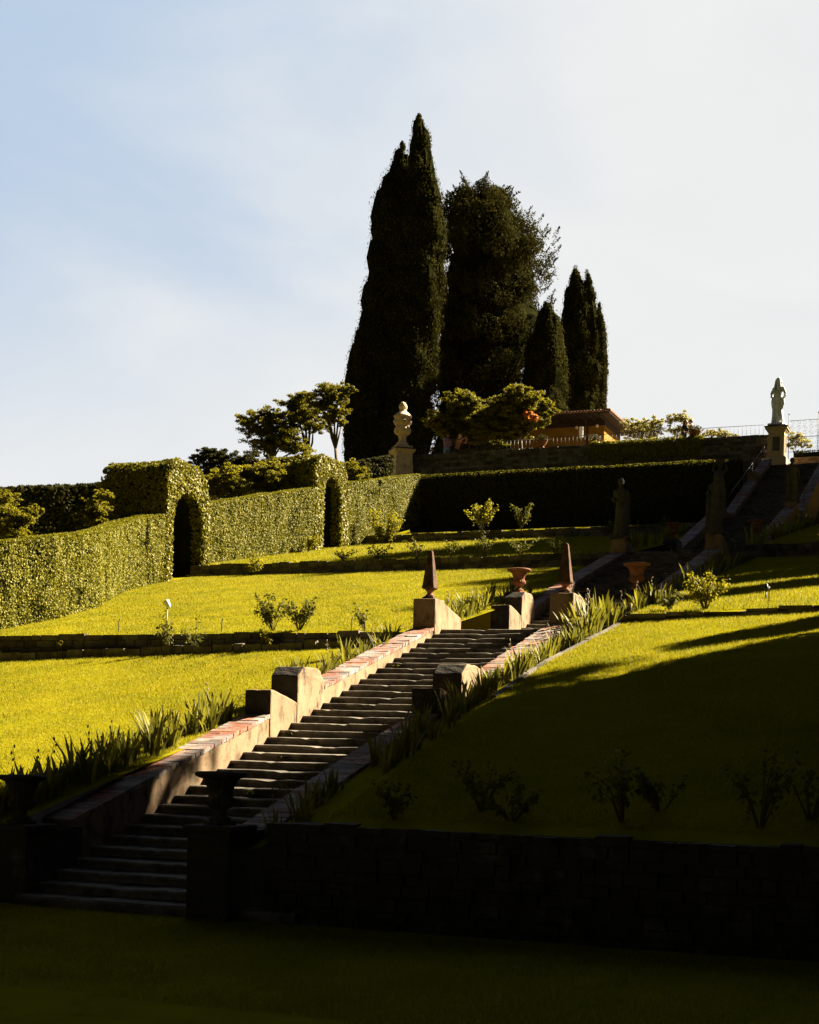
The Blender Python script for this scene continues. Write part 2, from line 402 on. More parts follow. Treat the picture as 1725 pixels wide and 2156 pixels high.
sheet('lawn', hR, -7.9, 30, 60.25, 76.4, 60, 40, 'lawn_soil', .014, 10)
sheet('terrace', lambda x, y: 17.4, -34, -11.4, 76.3, 130, 20, 30, 'gravel', 0, 11)
sheet('terrace', lambda x, y: 16.6, -11.4, 40, 76.8, 130, 20, 30, 'gravel', 0, 12)
sheet('hillside', lambda x, y: 13.4 + (y - 76) * .02 - max(0, -34 - x) * .1, -120, -30, 76.02, 180, 30, 30, 'lawn_soil', .2, 13)

# ------------------------------------------------------------------ stairs
def step_mesh(rise, tread, seed, w=XR - XL - .01):
    r = random.Random(seed); g = G(); nx = 26
    prof = [(tread + .03, 0), (tread + .03, -rise + .002), (.028, -rise + .002), (.022, -.05), (-.004, -.045), (-.012, -.026), (-.006, -.006), (.018, 0)]
    xs = [w * i / nx for i in range(nx + 1)]
    V = []; n = len(prof); wob = [r.uniform(-1, 1) for _ in range(6)]
    cuts = [r.randint(3, nx // 2), r.randint(nx // 2 + 2, nx - 3)]; chip = r.randint(2, nx - 3)
    for i, x in enumerate(xs):
        jy = .006 * math.sin(x * 3 + wob[0] * 6) + .004 * math.sin(x * 11 + wob[1] * 6) + r.uniform(-.0035, .0035)
        jz = -.010 * math.exp(-((x - w * .5) / .7) ** 2) + .003 * math.sin(x * 5 + wob[2] * 6) + r.uniform(-.002, .002)
        if i in cuts: jy += .022; jz -= .016
        if abs(i - chip) < 2: jy += .014; jz -= .010
        for k, (y, z) in enumerate(prof):
            a = 1 if k in (4, 5, 6, 7) else 0
            V.append((x, y + jy * a, z + jz * a + (jz * .5 if k == 0 else 0)))
    F = []
    for i in range(nx):
        for k in range(n): F.append((i * n + k, i * n + (k + 1) % n, (i + 1) * n + (k + 1) % n, (i + 1) * n + k))
    F.append(tuple(range(n - 1, -1, -1))); F.append(tuple(nx * n + k for k in range(n)))
    g.add(V, F)
    return g.mesh('step', 'step_stone')
def flight(ys, zs, n, rise, tread, label):
    root = empty('stair_flight', ((XL + XR) / 2, ys, zs))
    tag(root, label, 'stairs', 'flights of the long stone stairway')
    vs = [step_mesh(rise, tread, 100 + k + int(ys)) for k in range(5)]
    for k in range(1, n + 1):
        o = link('step', vs[(k * 3 + k // 5) % 5], root, (XL + .005 - (XL + XR) / 2, ((k - 1) * tread if zs else k * tread) + random.uniform(-.012, .012), k * rise + random.uniform(-.004, .004)))
        o.rotation_euler = (random.uniform(-.006, .006), random.uniform(-.0035, .0035), random.uniform(-.004, .004))
    return root
F1 = lambda y: (y - Y0) / T * .12
F2 = lambda y: 4.2 + (y - 32.2) / .393 * .12
F3 = lambda y: 7.8 + (y - 49.7) / .368 * .12
F4 = lambda y: 11.4 + (y - 62.3) / .335 * .1375
flight(Y0, 0.0, 35, .12, T, 'lowest flight of worn grey stone steps, partly in sun, between brick-topped parapets')
flight(32.2, 4.2, 30, .12, .393, 'shaded second flight of stone steps rising behind the two terracotta obelisks')
flight(49.7, 7.8, 30, .12, .368, 'dark narrow third flight of steps rising beside the draped statues')
flight(62.3, 11.4, 32, .1375, .335, 'topmost brick-coloured flight of steps leading up to the tall white statue')
# first broad step on the lawn
g = G()
nx = 30
for i in range(nx):
    a = -10.55 + i * .125
g = G()
V = []; F = []
pr = [(0.42, -.10), (.03, -.13), (0, -.03), (.02, 0), (.42, 0)]
for i in range(31):
    x = -10.6 + i * .121
    for (y, z) in pr: V.append((x, Y0 - .02 + y + random.uniform(-.006, .006), z - .0 + random.uniform(-.004, .004)))
for i in range(30):
    for k in range(5): F.append((i * 5 + k, i * 5 + (k + 1) % 5, (i + 1) * 5 + (k + 1) % 5, (i + 1) * 5 + k))
g.add(V, F); tag(g.obj('plinth_step', 'step_stone'), 'broad bottom step of pale-edged stone lying on the dark lawn', 'step')
# weeds in the joints of the treads
for k, (x, n_) in enumerate(((-10.45, 16), (-9.9, 13), (-10.5, 21), (-8.5, 19), (-9.2, 24), (-10.4, 27), (-8.4, 28), (-9.6, 9))):
    g = G(); q = np.array([[random.gauss(0, .05), random.gauss(0, .02), random.uniform(0, .07)] for _ in range(34)])
    g.quads(leaf_quads(q, np.tile([0, -.4, 1.], (34, 1)), .05, .03, .7))
    tag(g.obj('weed', 'rose_leaf', None, (x, Y0 + (n_ + 1) * T - .03, n_ * .12 + .01)), 'tiny green weed growing in a joint of the lowest flight of steps', 'weed', 'weeds on the lowest steps')
# landings
def landing(y0, y1, z, x0=XL - .45, x1=XR + .45):
    g = G(); 
    nx, ny = 5, max(2, int((y1 - y0) / .6))
    for i in range(nx):
        for j in range(ny):
            a, b = x0 + (x1 - x0) * i / nx, x0 + (x1 - x0) * (i + 1) / nx
            c, d = y0 + (y1 - y0) * j / ny, y0 + (y1 - y0) * (j + 1) / ny
            g.box(a + .006, b - .006, c + .006, d - .006, z - .2, z - random.uniform(.002, .01))
    tag(g.obj('landing', 'step_stone'), kind='structure')
landing(Y0 + 35 * T + .42, 32.55, 4.19); landing(32.2 + 30 * .393 + .05, 50.0, 7.79); landing(49.7 + 30 * .368 + .05, 62.6, 11.39); landing(62.3 + 32 * .335 + .05, 76.3, 15.8)
# packed earth below the treads
g = G()
for a, b, f in ((14.4, 28.2, F1), (32.3, 44.2, F2), (49.8, 61, F3), (62.4, 73.3, F4)):
    g.add([(XL - .1, a, f(a) - .35), (XR + .1, a, f(a) - .35), (XR + .1, b, f(b) - .35), (XL - .1, b, f(b) - .35)], [(0, 1, 2, 3)])
for a, b, z in ((28, 32.4, 3.9), (44, 50, 7.5), (60.6, 62.5, 11.1), (73, 76.4, 15.5)):
    g.add([(XL - .1, a, z), (XR + .1, a, z), (XR + .1, b, z), (XL - .1, b, z)], [(0, 1, 2, 3)])
tag(g.obj('stair_bed', 'earth'), kind='structure')

# ------------------------------------------------------------------ parapets
def wall_grid(top, y0, y1, depth, x0, x1, dy=.25, j=.004):
    """wall whose top follows top(y); faces subdivided so that it undulates a little"""
    g = G(); n = max(2, int((y1 - y0) / dy)); V = []; F = []
    rows = [0, .33, .66, 1]
    for i in range(n + 1):
        y = y0 + (y1 - y0) * i / n; zt = top(y); zb = zt - depth
        for x in (x0, x1):
            for q in rows: V.append((x + random.uniform(-j, j), y, zb + (zt - zb) * q))
    m = len(rows) * 2
    for i in range(n):
        a, b = i * m, (i + 1) * m
        for k in range(3):
            F.append((a + 4 + k, b + 4 + k, b + 5 + k, a + 5 + k)); F.append((b + k, a + k, a + 1 + k, b + 1 + k))
        F.append((a + 3, a + 7, b + 7, b + 3)); F.append((a + 4, a, b, b + 4))
    F.append((0, 4, 5, 6, 7, 3, 2, 1)); e = n * m; F.append((e + 1, e + 2, e + 3, e + 7, e + 6, e + 5, e + 4, e))
    g.add(V, F, 0, False)
    return g
def coping(parent, top, y0, y1, x0, x1, skip=()):
    if skip:
        a, b = skip[0]; o = None
        for (u, v) in ((y0, a), (b, y1)):
            if v - u > .2: o = coping(parent, top, u, v, x0, x1)
        return o
    g = G(); y = y0
    while y < y1 - .03:
        w = random.uniform(.075, .13); ye = min(y + w, y1)
        if not any(a < (y + ye) / 2 < b for a, b in skip):
            za, zb = top(y), top(ye); h = random.uniform(.035, .05); o = random.uniform(-.008, .008)
            t0, t1 = random.uniform(-.006, .006), random.uniform(-.006, .006)
            parts = [(x0 - .015 + o, x1 + .018 + o)]
            if random.random() < .55:
                c = random.uniform(x0 + .12, x1 - .12); parts = [(parts[0][0], c - .004), (c + .004, parts[0][1])]
            for a, b in parts:
                e = random.uniform(-.004, .004)
                V = [(a, y + .005, za - .02), (b, y + .005, za - .02), (b, ye - .004, zb - .02), (a, ye - .004, zb - .02),
                     (a, y + .008, za + h + t0 + e), (b, y + .008, za + h + t1 + e), (b, ye - .007, zb + h + t1 + e), (a, ye - .007, zb + h + t0 + e)]
                g.add(V, [(3, 2, 1, 0), (4, 5, 6, 7), (0, 1, 5, 4), (1, 2, 6, 5), (2, 3, 7, 6), (3, 0, 4, 7)])
        y = ye
    return g.obj('coping', 'coping_brick', parent)
def block(parent, name, prof, x0, x1, m, bevel=.026):
    g = G(); g.prism(prof, x0, x1)
    o = g.obj(name, m, parent, bevel=bevel)
    bm = bmesh.new(); bm.from_mesh(o.data)
    bmesh.ops.triangulate(bm, faces=[f for f in bm.faces if len(f.verts) > 4])
    bmesh.ops.subdivide_edges(bm, edges=[e for e in bm.edges if e.calc_length() > .12], cuts=3, use_grid_fill=True)
    A = np.array([v.co for v in bm.verts]); q = noise3(A, 7.0, len(parent.children)) * .007 + noise3(A, 17.0, 3) * .004
    for v, d in zip(bm.verts, q): v.co += v.normal * float(d)
    bm.to_mesh(o.data); bm.free()
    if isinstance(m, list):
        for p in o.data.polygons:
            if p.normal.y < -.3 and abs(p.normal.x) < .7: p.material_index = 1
    return o
def pair(parent, y, base, x0, x1, side):
    """low ramped block, then a taller block with a sloped front; base = coping height function"""
    e = .02
    b0, b1 = base(y), base(y + 2.0)
    z1 = b0 + .43
    block(parent, 'ramp_block', [(y, b0 - .7), (y + .93, b0 - .5), (y + .93, z1 - .17), (y + .12, z1), (y, z1)], x0 - e, x1 + e, ['plaster', 'lichen_shade_stone'])
    c = base(y + .93)
    ped = block(parent, 'pedestal', [(y + .935, c - .9), (y + 1.96, c - .5), (y + 1.96, c + .38), (y + 1.80, c + .55), (y + 1.66, c + .60), (y + 1.16, c + .60), (y + .935, c + .44)], x0 - e - .03, x1 + e + .002, ['plaster', 'lichen_shade_stone'])
    return y + 1.40, c + .60
def parapet(label, f, y0, y1, x0, x1, lift, pairs=(), end=None, zdrop=1.3):
    root = empty('stair_parapet', ((x0 + x1) / 2, y0, f(y0)))
    root['off'] = 0
    tag(root, label, 'parapet wall', 'parapets of the long stairway')
    top = lambda y: f(y) + lift(y)
    P = empty('tmp'); 
    wall = wall_grid(top, y0, y1, zdrop, x0, x1).obj('wall', 'plaster', root)
    cop = coping(root, lambda y: top(y) + .005, y0, y1, x0, x1, [(a, a + 1.97) for a in pairs])
    tops = [pair(root, a, top, x0, x1, 0) for a in pairs]
    if end:
        a, zt, wl = end      # pedestal front, its top, wing length
        f0 = top(a) - .8
        tz = zt - .30
        block(root, 'pedestal', [(a, f0), (a + .52, f0), (a + .52, zt), (a, zt)], x0 - .03, x1 + .03, 'plaster')
        block(root, 'wing_wall', [(a + .525, f0), (a + wl, f0 + .3), (a + wl, zt - .27), (a + .525, zt - .03)], x0, x1 + .004, 'plaster')
    for ch in list(root.children):
        ch.location = Vector(ch.location) - root.location
    bpy.data.objects.remove(P)
    del root['off']
    return tops
taper = lambda a: (lambda y: .46 - (y - a) * .031)
tl = parapet('left plastered parapet of the lowest flight with red brick coping and two dark-fronted blocks', F1, 15.3, 27.62, XL - CW, XL, taper(15.3), [20.54], (27.6, 4.80, 1.63))
tr = parapet('right parapet of the lowest flight, half hidden by sunlit irises', F1, 15.1, 27.62, XR, XR + CW, lambda y: taper(15.3)(y) + .06, [20.45], (27.6, 4.86, 1.6))
u2l = parapet('left parapet of the second flight behind the fluted terracotta urn, weathered coping', F2, 32.5, 43.6, XL - CW, XL, taper(31.5), [32.43], (43.5, 8.20, 1.7))
u2r = parapet('right parapet of the second flight, coping running up out of the iris bed', F2, 32.5, 43.6, XR, XR + CW, taper(31.5), [32.43], (43.5, 8.25, 1.7))
u3l = parapet('left parapet of the third flight with bluish worn coping, ending at a statue', F3, 50.0, 60.2, XL - CW, XL, lambda y: .45, [50.0], (60.0, 11.85, 1.6))
u3r = parapet('right parapet of the third flight in deep shade below the statue by the brick wall', F3, 50.0, 60.2, XR, XR + CW, lambda y: .45, [50.0], (60.0, 11.85, 1.6))
parapet('left parapet of the topmost flight beside the thin handrail', F4, 62.6, 73, XL - CW, XL, lambda y: .35, [], (68.6, 14.75, .9))
parapet('right parapet of the topmost flight in shade below the brick terrace wall', F4, 62.6, 73, XR, XR + CW, lambda y: .35)

# pedestals at the foot of the stairs
def foot_pedestal(x, y, zt, label):
    r = empty('urn_pedestal', (x, y, -.12))
    tag(r, label, 'pedestal', 'pedestals at the foot of the stairs')
    H = zt + .12
    g = G(); g.box(-.26, .26, -.26, .9, 0, H - .07); g.obj('shaft', 'lichen_shade_stone', r, bevel=.015)  # deep shade of the stair foot is put into this dark colour
    g = G(); g.box(-.30, .30, -.30, .32, H - .069, H); g.obj('cap', 'lichen_shade_stone', r, bevel=.02)
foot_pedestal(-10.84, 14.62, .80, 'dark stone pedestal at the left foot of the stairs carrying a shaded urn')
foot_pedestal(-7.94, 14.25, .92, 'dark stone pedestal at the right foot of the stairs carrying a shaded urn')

# ------------------------------------------------------------------ urns and obelisks
def urn_proto():
    r = empty('urn')
    g = G()
    flute = lambda a, z: 1 + (.045 * math.cos(16 * a) if .14 < z < .44 else 0)
    g.lathe([(.115, 0), (.12, .03), (.10, .045), (.065, .06), (.055, .09), (.062, .115), (.10, .135), (.145, .165), (.165, .20), (.16, .235), (.135, .262), (.128, .285), (.135, .33), (.15, .38), (.175, .43), (.205, .465)], 96, mod=flute)
    g.obj('bowl', 'terracotta', r)
    g = G(); g.lathe([(.205, .462), (.25, .478), (.275, .492), (.288, .508), (.285, .53), (.265, .54), (.235, .53), (.18, .47)], 64, cap=False)
    g.obj('rim', 'terracotta', r)
    g = G(); g.box(-.13, .13, -.13, .13, -.045, .001); g.obj('foot', 'terracotta', r, bevel=.01)
    return r
urn0 = urn_proto()
def put_urn(x, y, z, label, s=1.0, first=[True], m=None):
    o = urn0 if first[0] else copy_tree(urn0)
    first[0] = False
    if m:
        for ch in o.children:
            ch.data = ch.data.copy(); ch.data.materials[0] = MATS[m]  # shaded copy: the foot urns carry their shade as a darker colour
    o.location = (x, y, z + .043 * s); o.scale = (s, s, s); o.rotation_euler = (0, 0, random.uniform(0, 6))
    tag(o, label, 'urn', 'fluted terracotta urns along the stairs')
put_urn((XL + XL - CW) / 2 - .02, u2l[0][0] + .05, u2l[0][1], 'sunlit fluted terracotta urn on the block between the two obelisks')
put_urn((XR + XR + CW) / 2, u2r[0][0] + .05, u2r[0][1], 'orange fluted terracotta urn standing out against dark steps, right of the second obelisk', 1.1)
put_urn(-10.84, 14.62, .80, 'urn with deep shade in its dark colour at the left edge of the picture, beside tall irises', m='lichen_shade_stone')
put_urn(-7.94, 14.25, .92, 'urn with deep shade in its dark colour in front of the lower steps', m='lichen_shade_stone')
put_urn((XL + XL - CW) / 2, u3l[0][0], u3l[0][1], 'faint reddish urn in shade on the left block at the start of the third flight')
put_urn((XR + XR + CW) / 2, u3r[0][0], u3r[0][1], 'barely visible urn in shade on the right block at the start of the third flight')
def obelisk_proto():
    r = empty('obelisk')
    def rings(prof, n=4, rot=math.pi / 4):
        g = G(); V = []; F = []
        for rr, z in prof:
            for i in range(n): a = rot + i * 2 * math.pi / n; V.append((rr * math.cos(a) * 1.4142, rr * math.sin(a) * 1.4142, z))
        for k in range(len(prof) - 1):
            for i in range(n): F.append((k * n + i, k * n + (i + 1) % n, (k + 1) * n + (i + 1) % n, (k + 1) * n + i))
        F.append(tuple(range(n - 1, -1, -1))); F.append(tuple((len(prof) - 1) * n + i for i in range(n)))
        g.add(V, F); return g
    rings([(.155, 0), (.155, .045), (.125, .05), (.12, .065)]).obj('foot', 'dark_terracotta', r, bevel=.006)
    g = G(); g.lathe([(.115, .064), (.12, .08), (.095, .095), (.075, .125), (.08, .15), (.115, .175), (.12, .19)], 28); g.obj('neck', 'terracotta', r)
    rings([(.10, .19), (.165, .215), (.17, .24), (.155, .29), (.062, .93), (.05, .962), (.026, .98)]).obj('shaft', 'dark_terracotta', r, bevel=.012)
    return r
ob = obelisk_proto(); ob.location = (XL - CW / 2 + .02, 27.86, 4.80); ob.scale = (.78, .78, 1.02)
tag(ob, 'dark weathered terracotta obelisk on the pale plastered pedestal, left one of two', 'obelisk', 'obelisks at the head of the lowest flight')
ob2 = copy_tree(ob); ob2.location = (XR + CW / 2, 27.86, 4.86); ob2.rotation_euler = (0, 0, R(2))
tag(ob2, 'dark terracotta obelisk rising above the sunlit irises, right one of two', 'obelisk', 'obelisks at the head of the lowest flight')

# ------------------------------------------------------------------ dry-stone walls
def stone_wall(label, x0, x1, y, zb, zt, t=.35, ch=.16, bl=.38, m='wall_stone', cat='stone wall', name='stone_wall', ledge=None, cap=.0, jit=.018, slope=0.0):
    root = empty(name, ((x0 + x1) / 2, y, zb)); ox, oy, oz = root.location
    tag(root, label, cat, 'terrace walls')
    g = G()
    z = zb
    while z < zt - .02:
        h = min(random.uniform(.75, 1.25) * ch, zt - z)
        if zt - z - h < .05: h = zt - z
        x = x0
        while x < x1 - .02:
            w = min(random.uniform(.5, 1.5) * bl, x1 - x)
            if x1 - x - w < .08: w = x1 - x
            dz = random.uniform(-.03, .03) if z + h >= zt - .001 else 0
            sl = slope * (x - x0)
            yo = random.uniform(-jit, jit)
            g.box(x + .008 - ox, x + w - .008 - ox, yo, t + yo * .3, z + .006 - oz + sl, z + h - .006 + dz - oz + sl, 0, j=.007)
            x += w
        z += h
    a, b, c, d, e, f = x0 + .02 - ox, x1 - .02 - ox, .05, t - .04, zb - .3 - oz, zt - .06 - oz; q = slope * (x1 - x0)
    g.add([(a, c, e), (b, c, e), (b, d, e), (a, d, e), (a, c, f), (b, c, f + q), (b, d, f + q), (a, d, f)], [(3, 2, 1, 0), (4, 5, 6, 7), (0, 1, 5, 4), (1, 2, 6, 5), (2, 3, 7, 6), (3, 0, 4, 7)], 1)
    g.obj('stone_courses', [m, 'earth'], root)
    if ledge:
        dy, lz0, lz1, fz = ledge
        g = G(); x = x0
        while x < x1:
            w = random.uniform(.22, .6); zz = lz0 + (lz1 - lz0) * (x - x0) / (x1 - x0)
            g.box(x + .01 - ox, x + w - .01 - ox, -dy + random.uniform(-.03, .03), -dy + .16 + random.uniform(-.02, .04), zz - fz - oz, zz + random.uniform(-.035, .03) - oz, 0, j=.014)
            x += w
        g.obj('bed_edging', 'step_stone', root)
    return root
stone_wall('low dark dry-stone wall with a planted foot, between the two sunlit lawns at left', -34, XL - CW - .05, 28.16, 3.2, 4.19, ledge=(.42, 3.42, 4.02, .35))
stone_wall('thin dark stone edge along the top of the right lawn, left of the rose bush', XR + CW + .3, 1, 28.17, 3.95, 4.44, t=.3, ch=.2, bl=.6, slope=.045)
stone_wall('dark stone wall behind the upper sunlit lawn, ending at the hedge arch', -26.6, XL - CW - .05, 45.2, 7.3, 8.02, ledge=(.3, 7.62, 7.68, .2))
stone_wall('dark stone wall along the shaded right terrace above the rose bush', XR + CW + .05, 14, 45.3, 7.6, 8.16)
stone_wall('topmost dark stone wall below the long black hedge', -29, XL - CW - .05, 60.2, 10.4, 11.16, ledge=(.3, 10.78, 10.8, .2))
stone_wall('shaded stone wall on the right beside the third flight', XR + CW + .05, 14, 60.2, 10.7, 11.25)
stone_wall('black retaining wall at lower right in the deepest shade', XR + CW + .35, 12, 14.28, -.3, .97, ch=.13, bl=.27, jit=.04, m='lichen_shade_stone')  # near-black stone holds the deep shade in its colour
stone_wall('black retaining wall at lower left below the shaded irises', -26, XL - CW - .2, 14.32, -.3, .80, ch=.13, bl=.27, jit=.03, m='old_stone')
stone_wall('tall dark stone terrace wall carrying the thin railing, under the cypresses', -31.05, -11.0, 75.9, 15.5, 17.98, t=.5, ch=.17, bl=.42, jit=.03)
stone_wall('brown brick terrace wall at right under the scrolled iron fence', -10.1, 12, 76.4, 13.2, 16.85, t=.5, ch=.085, bl=.27, m='brick', jit=.006)

# ------------------------------------------------------------------ hedges
def hedge_obj(label, quadsets, core, mats=('hedge_leaf', 'foliage_core'), name='clipped_hedge', cat='hedge', group=None, tops=()):
    g = G()
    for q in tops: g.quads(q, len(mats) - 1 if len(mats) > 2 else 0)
    for (V, F) in core: g.add(V, F, 1)
    for q in quadsets: g.quads(q, 0)
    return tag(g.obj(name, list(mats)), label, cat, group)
def face_leaves(P00, P10, P01, P11, dens, L, W, jit=.75, off=.05, bump=.09, seed=0, nrm=None):
    """leaves over a bilinear patch"""
    P00, P10, P01, P11 = [np.array(p, float) for p in (P00, P10, P01, P11)]
    area = np.linalg.norm(np.cross(P10 - P00, P01 - P00)); k = max(4, int(area * dens))
    u, v = rng.random((k, 1)), rng.random((k, 1))
    P = P00 * (1 - u) * (1 - v) + P10 * u * (1 - v) + P01 * (1 - u) * v + P11 * u * v
    n = np.cross(P10 - P00, P01 - P00) if nrm is None else np.array(nrm, float)
    n = n / np.linalg.norm(n)
    if dens > 200:
        P = P[noise3(P, 4.2, seed + 50) + .5 * noise3(P, 1.3, seed + 9) > rng.uniform(-1.25, -.25, len(P))]; k = len(P)
    P = P + n * (rng.uniform(-off, off, (k, 1)) + bump * noise3(P, 1.6, seed)[:, None])
    return leaf_quads(P, np.tile(n, (k, 1)), L, W, jit)
def hedge_run(label, pts, thick, dens=900, L=.072, W=.045, back=True, group=None, base_gap=0.0, ends=(False, False), mats=('hedge_leaf', 'foliage_core'), top_j=.35, jit=.6):
    TQ = []
    """pts: (x, y, zbase, ztop) along the visible face; the hedge body lies to the left of the direction of travel"""
    Q = []; core = []
    pts = [np.array(p, float) for p in pts]
    nr = []
    for i in range(len(pts)):
        d = pts[min(i + 1, len(pts) - 1)][:2] - pts[max(i - 1, 0)][:2]; d /= np.linalg.norm(d); nr.append(np.array([d[1], -d[0]]))
    for i in range(len(pts) - 1):
        a, b = pts[i], pts[i + 1]; na, nb = nr[i], nr[i + 1]
        A0 = (a[0], a[1], a[2]); B0 = (b[0], b[1], b[2]); A1 = (a[0], a[1], a[3]); B1 = (b[0], b[1], b[3])
        n = np.append(na + nb, 0); 
        Q.append(face_leaves(A0, B0, A1, B1, dens, L, W, nrm=n, seed=i, jit=jit))
        ai, bi = a[:2] - na * thick, b[:2] - nb * thick
        TQ.append(face_leaves(A1, B1, (*ai, a[3]), (*bi, b[3]), dens * 1.1, L, W, nrm=(0, 0, 1), off=.03, bump=.03, jit=top_j, seed=i))
        if back: Q.append(face_leaves((*ai, a[2]), (*bi, b[2]), (*ai, a[3]), (*bi, b[3]), dens * .4, L * 1.3, W * 1.3, nrm=-n, seed=i))
        e = .09
        c = [(*(p[:2] - m_ * q), z) for p, m_, zz in ((a, na, (a[2] - .1, a[3] - e)), (b, nb, (b[2] - .1, b[3] - e))) for q in (e, thick - e) for z in zz]
        # order: a-front-lo, a-front-hi, a-back-lo, a-back-hi, b-...
        core.append((c, [(0, 4, 5, 1), (2, 3, 7, 6), (1, 5, 7, 3), (0, 2, 6, 4), (0, 1, 3, 2), (4, 6, 7, 5)]))
    for k, on in enumerate(ends):
        if not on: continue
        p, m_ = (pts[0], nr[0]) if k == 0 else (pts[-1], nr[-1])
        d = np.array([-m_[1], m_[0]]) * (-1 if k == 0 else 1)
        b = p[:2] - m_ * thick
        Q.append(face_leaves((p[0], p[1], p[2]), (*b, p[2]), (p[0], p[1], p[3]), (*b, p[3]), dens, L, W, nrm=(d[0], d[1], 0)))
    return hedge_obj(label, Q, core, mats, group=group, tops=TQ)
hx = lambda y: -26.3 - (y - 42) * .012
HG = 'lengths of the leafy hedge climbing the slope'
hedge_run('longest sunlit length of clipped leafy hedge, at the left edge below the first arch',
          [(-33, 28.55, 4.2, 6.3), (-24, 28.45, 4.2, 6.35), (-23.0, 28.45, 4.2, 6.38), (-22.5, 28.8, 4.25, 6.45), (-22.45, 31.5, 4.8, 6.98), (-23.2, 34.5, 5.4, 7.55), (-24.4, 37, 5.9, 8.05), (-25.3, 39, 6.35, 8.55), (-26.0, 41.4, 6.85, 9.1), (hx(43.1), 43.1, 7.15, 9.48)], .55, dens=920, group=HG)
hedge_run('sunlit length of clipped leafy hedge between the two arches', [(hx(45.7), 45.7, 7.6, 10.22), (hx(48), 48, 8.4, 10.78), (hx(51), 51, 9.0, 11.5), (hx(55.1), 55.1, 9.75, 12.42)], .55, group=HG)
hedge_run('sunlit length of clipped hedge right of the upper arch, in front of the vase', [(hx(58.0), 58.0, 10.3, 13.12), (hx(62), 62, 11.4, 14.0), (hx(67), 67, 12.6, 15.14)], .55, ends=(False, True), group=HG)
hedge_run('long black hedge across the top lawn with shade in its front leaf colour and a brighter upper edge', [(hx(67.2) - .6, 67.2, 12.1, 15.10), (-19, 67.2, 12.1, 15.12), (-11.15, 67.2, 12.1, 15.10)], .75, dens=420, L=.10, W=.065, ends=(False, True), mats=('dark_leaf', 'foliage_core', 'hedge_leaf'), group='hedges in shade', jit=.3)  # front leaves darkened for shade, brighter leaves on top for the lit edge

